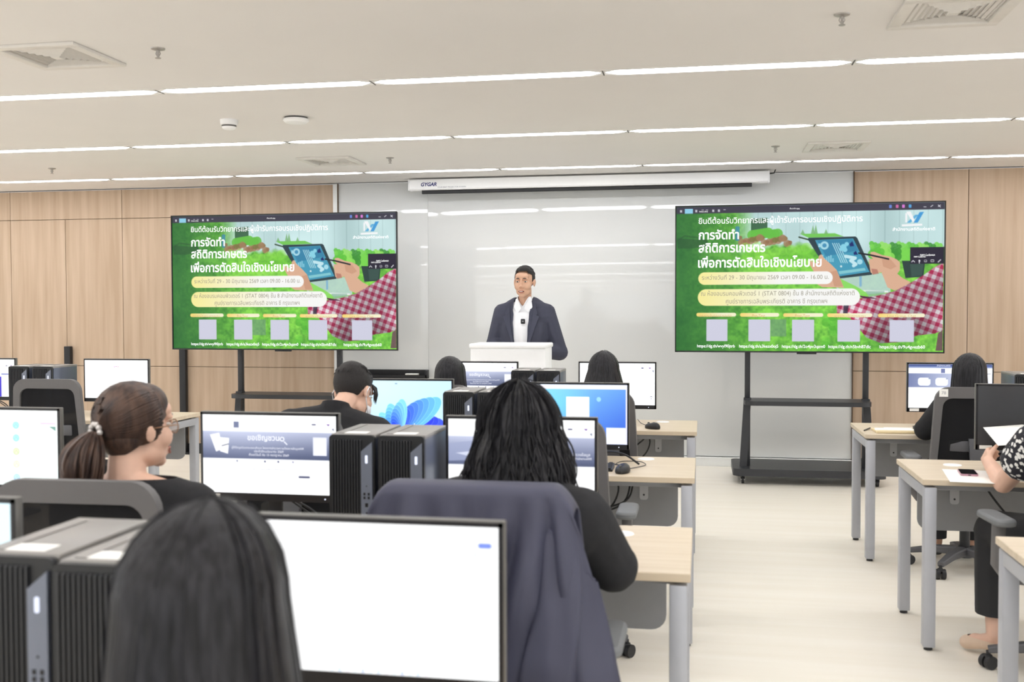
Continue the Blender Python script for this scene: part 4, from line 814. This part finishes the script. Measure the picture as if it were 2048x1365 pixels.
def shorthair(p, person, m, hairline=.045, seed=3, fade=0.):
    h = headmx(p); r_ = random.Random(seed); mb = MB()
    ell(mb, (0,-.018,.034), (.0785,.094,.087), h); ell(mb, (0,-.03,.045), (.074,.082,.083), h); ell(mb, (0,.02,.07), (.062,.06,.052), h)
    hi = h.inverted()
    def keep(c, nrm):
        q = hi @ c
        if q.y > .02: return q.z > hairline+.022*(q.y > .06)-.05*max(0, abs(q.x)-.055)*8*(q.y < .05)
        return q.z > (-.035 if q.y < -.03 else .0)-.02*(abs(q.x) < .03)
    o = blob(mb, 'hair', m, person, .004, 2, keep, .004)
    b = MB()
    for i in range(240):
        th, az = r_.uniform(.05, 1.25), r_.uniform(-PI, PI); d = V((math.sin(th)*math.sin(az), math.sin(th)*math.cos(az), math.cos(th))); q = V((d.x*.077, d.y*.092-.018, d.z*.087+.034))
        if q.y > .01 and q.z < .1 or abs(q.x) > .066: continue
        t_ = V((r_.uniform(-.3, .3), .6 if q.y > 0 else -.3, .2 if q.z > .08 else -.7)); t_ = (t_-d*t_.dot(d)).normalized(); b.tube([h @ q, h @ (q+t_*.012+d*.004), h @ (q+t_*.026+d*.0025)], [1, .8, .2], 5, flat=(.0045, .003))
    b.build('hair_tufts', m, o, 60, fix=False); return o
# ---------------------------------------------------------------- the speaker
p = pose(pelvis=(0,.0,.98), chest=(0,.01,1.33), neck=(0,.0,1.52), sl=(-.18,0,1.455), sr=(.18,0,1.455), head=(-.005,.035,1.702), el=(-.285,-.02,1.135), er=(.255,-.02,1.20), wl=(-.15,.12,1.15), wr=(.16,.12,1.15), hl=(-.09,0,.93), hr=(.09,0,.93), kl=(-.1,.02,.5), kr=(.1,.02,.5), al=(-.1,-.02,.09), ar=(.1,-.02,.09), tl=(-.12,.12,.035), tr=(.12,.12,.035), turn=-.1, nod=-.04, dl=(.5,1,-.4), dr=(-.5,1,-.4), hs=1.06)
PSP = p; sp = person(-1.417, 8.36, PI, 'man in a dark navy suit speaking behind the white lectern', p, 'skin', .0045); face(p, sp); shorthair(p, sp, 'hairs', .062)
mb = MB(); prims(mb, p, ('torso',), .008); cap(mb, V((0,-.012,1.5)), V((0,.01,1.565)), .066, .062)
blob(mb, 'shirt', 'shirt', sp, .008, 4, lambda c, n_: c.z < 1.585 and not (c.y > .03 and abs(c.x-.008) < max(0, (c.z-1.5)*.6)), .004)
b = MB()
for s_ in (-1, 1): b.rings([[(s_*x, y+d, z) for x, y, z in q] for q, d in (([(.01,.078,1.488),(.045,.06,1.452),(.075,.05,1.50),(.063,.032,1.565),(.05,.045,1.57)], .012), ([(.01,.078,1.488),(.045,.06,1.452),(.075,.05,1.50),(.063,.032,1.565),(.05,.045,1.57)], .016))])
b.build('collar', 'shirt', sp)
mb = MB(); prims(mb, p, ('torso', 'upper', 'cuff'), .024); cap(mb, (-.19,0,1.465), (.19,0,1.465), .062)
for dx in (-.07, 0, .07): cap(mb, V((dx*1.15,.01,1.1)), V((dx*1.3,0,.84)), .135, .135)
def openj(c, n_):
    q = c.x-.012; hw = .05+.02*max(0, (c.z-1.2))/.3
    return not (c.y > .02 and abs(q) < hw) and not (c.z > 1.535 and V((c.x-.003, c.y+.012, 0)).length < .076)
cap(mb, (-.07,-.03,1.53), (-.12,-.02,1.5), .055); cap(mb, (.07,-.03,1.53), (.12,-.02,1.5), .055)
jk = blob(mb, 'suit_jacket', 'suit', sp, .008, 4, openj, .006)
for s_ in (-1, 1):
    b = MB(); pts = [(.105,.052,1.545),(.118,.085,1.49),(.135,.108,1.45),(.125,.112,1.435),(.15,.118,1.425),(.118,.132,1.34),(.07,.14,1.2),(.058,.138,1.2),(.085,.125,1.36),(.1,.09,1.47)]
    b.rings([[(s_*x*.98+.008, y*.96+d, z) for x, y, z in pts] for d in (.006, .012)]); b.build('lapel', 'suit', jk)
    b = MB(); b.box((s_*.14, .118, 1.16), (.11, .012, .035), .004); b.build('pocket_flap', 'suit', jk)
mb = MB(); prims(mb, p, ('thigh', 'shin'), .018); cap(mb, (-.06,0,.93), (.06,0,.93), .12); blob(mb, 'trousers', 'suit', sp, .01, 4, lambda c, n_: c.z > .06)
b = MB(); t = thing('lapel_microphone', 'small black square clip-on microphone on the white shirt', 'microphone', (-1.409, 8.237, 1.386), 0)
b.box((0, 0, 0), (.036, .014, .04), .006); b.build('body', 'blackp', t); tb, _ = text_mb('H', w=.009, align='CENTER'); q = tb.build('logo_text', 'whitetext', t, 0); q.location = (0, -.0075, -.005); b = MB(); b.box((0, .009, 0), (.02, .008, .03), .002); b.build('clip', 'black', t)
# ---------------------------------------------------------------- seated audience
def top(p, o, m, parts=('torso','cap'), g=.014, hem=.5, neckz=0., voxel=.009, sm=4, name='blouse', tilt=-.35):
    mb = MB(); prims(mb, p, parts, g); nk = V(p['neck']); cap(mb, nk+V((0,-.012,-.03)), nk+V((0,-.012,.05)), .067, .062)
    return blob(mb, name, m, o, voxel, sm, None, .004, cuts=[(nk+V((0,-.04,.03+neckz)), V((0,-tilt,1)).normalized()), (V((0,0,hem)), V((0,0,-1)))])
def pants(p, o, m='trouser', g=.016, hem=.12):
    mb = MB(); prims(mb, p, ('thigh','shin'), g); cap(mb, (-.07,-.03,.56), (.07,-.03,.56), .112+g); blob(mb, 'trousers', m, o, .01, 4, None, cuts=[(V((0,0,hem)), V((0,0,-1)))])
def shoes(p, o, m='blackp'):
    for q in 'lr':
        mb = MB(); an, to = V(p['a'+q]), V(p['t'+q]); cap(mb, an+V((0,0,-.02)), to, .041, .032); cap(mb, an+(an-to).normalized()*.05+V((0,0,-.05)), to.lerp(an, .3), .036, .036); blob(mb, 'shoe', m, o, .007, 3, None, cuts=[(V((0,0,.075)), V((0,0,1)))])
shoes(PSP, sp, 'black')
# front row, middle block
p = pose(head=(0,.075,1.085), neck=(0,.045,.96), sl=(-.16,.03,.90), sr=(.16,.03,.90), chest=(0,.03,.82)); o = person(-1.475, 5.98, 0, 'front-row woman with straight dark hair seated before the lectern', p)
face(p, o, 'hair', False); hair(p, o, 'hair', .34, 420, .12, .002, seed=4, face_gap=1.1); top(p, o, 'blackcloth'); pants(p, o); shoes(p, o)
p = pose(head=(.05,.075,1.125), neck=(.02,.045,1.0), el=(-.18,.14,.73), er=(.135,.14,.73), sl=(-.15,.03,.95), sr=(.145,.03,.95), wr=(.08,.34,.79)); o = person(-.602, 5.88, 0, 'front-row woman with long black hair beside the aisle desk', p)
face(p, o, 'hair', False); hair(p, o, 'hair', .3, 420, .32, .003, seed=5, face_gap=1.1, stray=30); top(p, o, 'blackcloth'); pants(p, o); shoes(p, o)
# right of the aisle, front row
p = pose(head=(.01,.075,1.11), neck=(0,.045,.99), sl=(-.13,.03,.93), el=(-.21,.13,.79), wl=(-.12,.35,.79)); o = person(1.475, 6.2, 0, 'woman with smooth black hair typing right of the aisle, chair tagged behind', p)
face(p, o, 'hair', False); hair(p, o, 'hair', .36, 420, .06, .0015, seed=6, face_gap=1.1); top(p, o, 'blackcloth', ('torso','upper','cuff'), .02); pants(p, o); shoes(p, o)
# the bowed man
p = pose(head=(.05,.2,1.118), nod=-.5, turn=-.3, roll=.05, neck=(.01,.09,1.025), chest=(0,.06,.88), sl=(-.19,.05,.985), sr=(.2,.07,.955), el=(-.27,.2,.74), er=(.29,.22,.72), hs=1.05)
o = person(-1.595, 4.3, 0, 'man in a black T-shirt bowing his head, face mask straps behind his ears', p, 'skin2', .0048); face(p, o, 'hair', False); hr_ = shorthair(p, o, 'hairs', .05, 8)
h = headmx(p); b = MB()
for k in range(14): b.tube([h @ V((.06,.035+.003*k,.05)), h @ V((.072-.0006*k,.048+.003*k,.022)), h @ V((.068-.0008*k,.058+.003*k,-.008-.004*(k % 5)))], [1, .9, .2], 5, flat=(.0035,.0025))
b.build('fringe', 'hairs', hr_, 60, fix=False); top(p, o, 'blackcloth', ('torso','cap'), .018, name='t_shirt', neckz=.035); pants(p, o); shoes(p, o)
mb = MB(); ell(mb, (0,.052,-.06), (.062,.058,.058), h); mk = blob(mb, 'face_mask', 'mask', o, .005, 3, lambda c, n_: (h.inverted() @ c).y > .04, .002)
b = MB()
for s_ in (-1, 1):
    b.tube([h @ V(q) for q in ((s_*.062,.055,-.03),(s_*.082,.01,.012),(s_*.09,-.016,.012),(s_*.09,-.026,-.012),(s_*.084,-.016,-.04),(s_*.07,.03,-.075),(s_*.055,.058,-.09))], .0022, 6)
b.build('ear_loop', 'mask', mk)
# woman with frizzy hair
p = pose(head=(.03,.09,1.152), neck=(.02,.045,1.02), sl=(-.185,.03,.95), sr=(.205,.03,.94), er=(.285,.08,.80), wr=(.17,.34,.80), el=(-.26,.1,.78), w=1.12)
o = person(-.52, 2.72, 0, 'woman with frizzy shoulder-length black hair in a black top, third row', p); face(p, o, 'hair', False); hair(p, o, 'hair', .185, 900, .42, .004, .3, seed=9, face_gap=1.1, wid=.006, top=.02, stray=260)
tp = top(p, o, 'blackcloth', ('torso','upper','half'), .026, voxel=.009); pants(p, o); shoes(p, o)
# woman with the ponytail
p = pose(head=(.0,.06,1.157), turn=-.47, neck=(-.01,.03,1.01), sl=(-.18,.03,.93), sr=(.19,.03,.94), hs=1.06)
o = person(-1.6, 2.7, 0, 'woman with a brown ponytail and spectacles turned towards the speaker', p, 'skin2', .0048); face(p, o, 'hairb', False)
h = headmx(p); hi = h.inverted(); mb = MB(); ell(mb, (0,-.016,.03), (.081,.097,.092), h); ell(mb, (0,.02,.06), (.069,.065,.06), h); ell(mb, (0,-.035,-.01), (.073,.072,.075), h)
def keep(c, n_):
    q = hi @ c; return q.z > .075 if q.y > .075 else (q.z > .01+.5*(q.y-.02) if q.y > .02 else q.z > -.075+.9*max(0, q.y+.07))
hb = blob(mb, 'hair', 'hairb', o, .004, 3, keep, .004); b = MB(); tie = V((0,-.118,-.002)); r_ = random.Random(5)
for i in range(420):
    ax = r_.uniform(-PI, PI); rr0 = r_.uniform(.0, 1); s0_ = V((math.sin(ax)*.081, .045-.035*abs(math.sin(ax))*rr0, .03+math.cos(ax)*.095*.95))
    if s0_.z < -.03: s0_ = V((s0_.x*.8, -.04, s0_.z*.9))
    pts = []
    for j in range(11):
        t_ = j/10; c0_ = V((0,-.018,.03)); EL = (.083,.099,.094); ua = V([(s0_-c0_)[q_]/EL[q_] for q_ in range(3)]).normalized(); ub = V([(tie-c0_)[q_]/EL[q_] for q_ in range(3)]).normalized()
        om = max(.05, math.acos(max(-1, min(1, ua.dot(ub))))); w_ = (ua*math.sin((1-t_)*om)+ub*math.sin(t_*om))/max(.05, math.sin(om)); w_ += V((.25*s0_.x/.08, 0, .12))*math.sin(PI*t_)*(om > 2.5); w_.normalize(); q = c0_+V([w_[q_]*EL[q_] for q_ in range(3)]); d = q-c0_; e = math.sqrt((d.x/.083)**2+(d.y/.099)**2+(d.z/.094)**2); kf = (1/e) if e > 1e-3 else 1
        if t_ < .96: q = c0_+d*(kf*(1.0+.012*r_.random()))
        pts.append(h @ q)
    b.tube(pts, [.6]+[1]*8+[.8, .5], 5, flat=(.0055, .0025))
b.build('swept_locks', 'hairb', hb, 60, fix=False)
b = MB(); tw_ = h @ tie; bk = (h.to_3x3() @ V((0,-1,0))).normalized(); sd = V((-bk.y, bk.x, 0))
for i in range(300):
    a0, rr0 = r_.uniform(0, 2*PI), math.sqrt(r_.random()); L_ = r_.uniform(.13, .185); pts = []; ux, uy = math.cos(a0)*rr0, math.sin(a0)*rr0
    for j in range(13):
        t_ = j/12; sp_ = .014+.042*math.sin(min(1, t_*1.5)*PI/2)*(1-.35*max(0, t_-.7)/.3); pts.append(tw_+bk*(.035*math.sin(t_*1.9)+.012)+sd*(ux*sp_)+bk*(uy*sp_)+V((0,0,.02*math.sin(t_*PI)-t_*L_))+V((math.sin(a0*5+t_*5),math.cos(a0*3+t_*5),0))*.004*t_)
    b.tube(pts, [.5]+[1]*9+[.8,.5,.15], 5, flat=(.007,.003), side=(sd*math.cos(a0*2)+bk*math.sin(a0*2)*.5+sd*1.2).normalized())
b.build('ponytail', 'hairb', hb, 60, fix=False)
b = MB()
for i in range(10):
    a0 = 2*PI*i/10; b.sph(tw_+sd*(.022*math.cos(a0))+V((0,0,1))*(.022*math.sin(a0))+bk*.004, .0085, 8, 6)
b.build('beaded_hair_tie', 'silver', hb)
b = MB()
for s_ in (-1, 1):
    b.tube([h @ V((s_*.033+.023*math.cos(2*PI*k/20), .098-.006*abs(math.cos(2*PI*k/20)), -.004+.019*math.sin(2*PI*k/20))) for k in range(20)], .0016, 6, closed=True); b.tube([h @ V(q) for q in ((s_*.056,.09,.002),(s_*.077,.05,.004),(s_*.083,-.008,.002),(s_*.082,-.02,-.014))], .0018, 6)
b.tube([h @ V((-.01,.1,-.001)), h @ V((0,.106,.002)), h @ V((.01,.1,-.001))], .0015, 6); gl = b.build('spectacles', 'glasses', o); b = MB()
for s_ in (-1, 1): b.prism([(s_*.033+.022*math.cos(2*PI*k/20), -.004+.018*math.sin(2*PI*k/20)) for k in range(20)], .0955, .0965, 'y', mx=h)
b.build('lens', 'lens', gl); top(p, o, 'blackcloth', ('torso','cap'), .016, neckz=-.02, tilt=0); pants(p, o); shoes(p, o)
# long-haired woman nearest the camera
p = pose(head=(.0,.07,1.148), turn=.1, sl=(-.17,.03,.95), hs=1.055); o = person(-.570, 1.06, 0, 'woman with long straight dark hair seen from behind, nearest the camera', p)
face(p, o, 'hair', False); hair(p, o, 'hair', .42, 900, .14, .002, seed=12, face_gap=1.15, wid=.0065, top=.009, part_x=.012, stray=40); top(p, o, 'blackcloth'); pants(p, o); shoes(p, o)
# woman in the floral blouse
fm = bpy.data.materials.new('floral_print'); fm.use_nodes = True; nt = fm.node_tree; bs = nt.nodes['Principled BSDF']; bs.inputs['Roughness'].default_value = .8
tc = nt.nodes.new('ShaderNodeTexCoord'); vo = nt.nodes.new('ShaderNodeTexVoronoi'); vo.inputs['Scale'].default_value = 40; nz = nt.nodes.new('ShaderNodeTexNoise'); nz.inputs['Scale'].default_value = 130; mx_ = nt.nodes.new('ShaderNodeMath'); mx_.operation = 'MULTIPLY_ADD'; mx_.inputs[1].default_value = .5
rp = nt.nodes.new('ShaderNodeValToRGB'); rp.color_ramp.interpolation = 'CONSTANT'; rp.color_ramp.elements[0].color = L3((238,236,232)); rp.color_ramp.elements[1].position = .62; rp.color_ramp.elements[1].color = L3((34,34,42))
k = nt.links.new; k(tc.outputs['Object'], vo.inputs['Vector']); k(tc.outputs['Object'], nz.inputs['Vector']); k(nz.outputs['Fac'], mx_.inputs[0]); k(vo.outputs['Distance'], mx_.inputs[2]); k(mx_.outputs[0], rp.inputs[0]); k(rp.outputs[0], bs.inputs['Base Color'])
p = pose(head=(.02,.1,1.15), sl=(-.17,.06,.95), el=(-.25,.25,.75), wl=(-.262,.44,.815), dl=(.12,1,.25), nl=(-.9,0,.35), cl=1.25, kl=(-.255,.34,.53), al=(-.27,.26,.10), tl=(-.365,.345,.04), w=1.05)
o = person(1.5, 4.44, 0, 'woman in a black and white floral blouse at the right edge holding a sheet', p, 'skin2', .006)
face(p, o, 'hair', False); hair(p, o, 'hair', .2, 320, .2, .003, seed=14, face_gap=1.1); top(p, o, fm, ('torso','sleeve'), .03, voxel=.009); pants(p, o, g=.03, hem=.19); shoes(p, o, 'shoe')
b = MB(); b.rings([[(x, y, z+d) for x, y, z in ((-.13,-.03,.0),(.2,-.05,.03),(.2,.16,.09),(-.15,.14,.06))] for d in (0, .0012)]); q = b.build('paper_sheet', 'paper'); q.location = (1.41, 4.92, .885); tag(q, 'white sheet held up by the woman in the floral blouse', 'paper')
# ---------------------------------------------------------------- jacket over the chair
t = thing('jacket', 'navy nylon jacket draped over the chair back in the third row', 'jacket', (-.53, 2.67, 0))
NU, NV = 70, 64; b = MB(); vs = []
for j in range(NV+1):
    v_ = j/NV
    for i in range(NU+1):
        u_ = i/NU*2-1
        # v: 0 front hem -> .28 over the top -> 1 back hem
        if v_ < .24: s_ = (.24-v_)/.24; z = 1.072-.3*s_; y = -.215+.03*s_; hw = .245+.03*s_
        elif v_ < .32: q_ = (v_-.24)/.08*PI; z = 1.072+.014*math.sin(q_); y = -.268+.053*math.cos(q_); hw = .242
        else: s_ = (v_-.32)/.68; z = 1.07-.66*s_; y = -.321-.04*s_-.03*s_*s_; hw = .243+.13*s_**.8
        e = max(0, abs(u_)-.78)/.22; dn = (0 if v_ < .32 else (v_-.32)/.68)
        x = u_*hw; z -= .055*e*e*(1 if z > .9 else .4)
        fold = (abs(math.sin(u_*3.6+dn*2.6))*.05+math.sin(u_*11+1+dn*4)*.012+math.sin(u_*21-dn*3)*.005+.01*math.sin(dn*17+u_*5))*min(1, dn*1.5)
        diag = .03*math.exp(-((u_-.62+.75*dn-.25)/.09)**2)*min(1, dn*3)*(dn > 0); y -= fold*(1 if v_ > .32 else 0)+diag
        for (ua, sl_, wd_, dp) in ((.50,-.62,.10,.05),(.74,-.34,.07,.045),(.22,-.85,.12,.035),(-.35,.3,.1,.03),(-.68,.25,.08,.035),(.0,-.2,.07,.02)):
            k_ = (u_-ua-sl_*dn)/wd_; y += dp*math.exp(-k_*k_)*min(1, dn*4)*(1-.4*dn); y -= dp*.6*math.exp(-(k_-1.5)**2)*min(1, dn*4)
        y += e*.1*min(1, dn*2) ; x += (.03*dn*(u_ > .5)); z += .02*math.sin(u_*3)*dn
        vs.append((x, y, z))
fs = [(j*(NU+1)+i, j*(NU+1)+i+1, (j+1)*(NU+1)+i+1, (j+1)*(NU+1)+i) for j in range(NV) for i in range(NU)]
b.add(vs, fs); o = b.build('body', 'jacket', t, 80); m_ = o.modifiers.new('cloth', 'SOLIDIFY'); m_.thickness = .005; m_.offset = 0
rs = []
for j in range(26):
    f_ = j/25; c = V((.2+.0*f_+.015*math.sin(f_*5), -.30-.13*min(1, f_*1.6)+.02*f_, .985-.5*f_)); rx, ry = .035+.035*f_, .022+.02*f_
    rs.append([c+V((rx*math.cos(a)*(1+.12*math.sin(3*a+f_*9)), ry*math.sin(a)*(1+.15*math.sin(4*a-f_*7)), .012*math.sin(2*a+f_*4))) for a in (2*PI*k/22 for k in range(22))])
b = MB(); b.rings(rs, False); o = b.build('sleeve', 'jacket', t, 80); m_ = o.modifiers.new('cloth', 'SOLIDIFY'); m_.thickness = .004
c = rs[-2]; b = MB()
for k_ in (14, 16): q = c[k_]; b.cyl(q+V((0,.002,.03)), q+V((0,-.005,.03)), .006, n=10)
b.build('cuff_button', 'blackp', o)
rs = []
for j in range(20):
    f_ = j/19; cc = V((-.235-.03*f_, -.32-.05*min(1, f_*2)-.03*math.sin(f_*2.5), .98-.42*f_)); rs.append([cc+V((.045*math.cos(a), .026*math.sin(a)*(1+.15*math.sin(4*a-f_*7)), .012*math.sin(2*a+f_*4))) for a in (2*PI*k/18 for k in range(18))])
b = MB(); b.rings(rs, False); o = b.build('sleeve', 'jacket', t, 80); m_ = o.modifiers.new('cloth', 'SOLIDIFY'); m_.thickness = .004
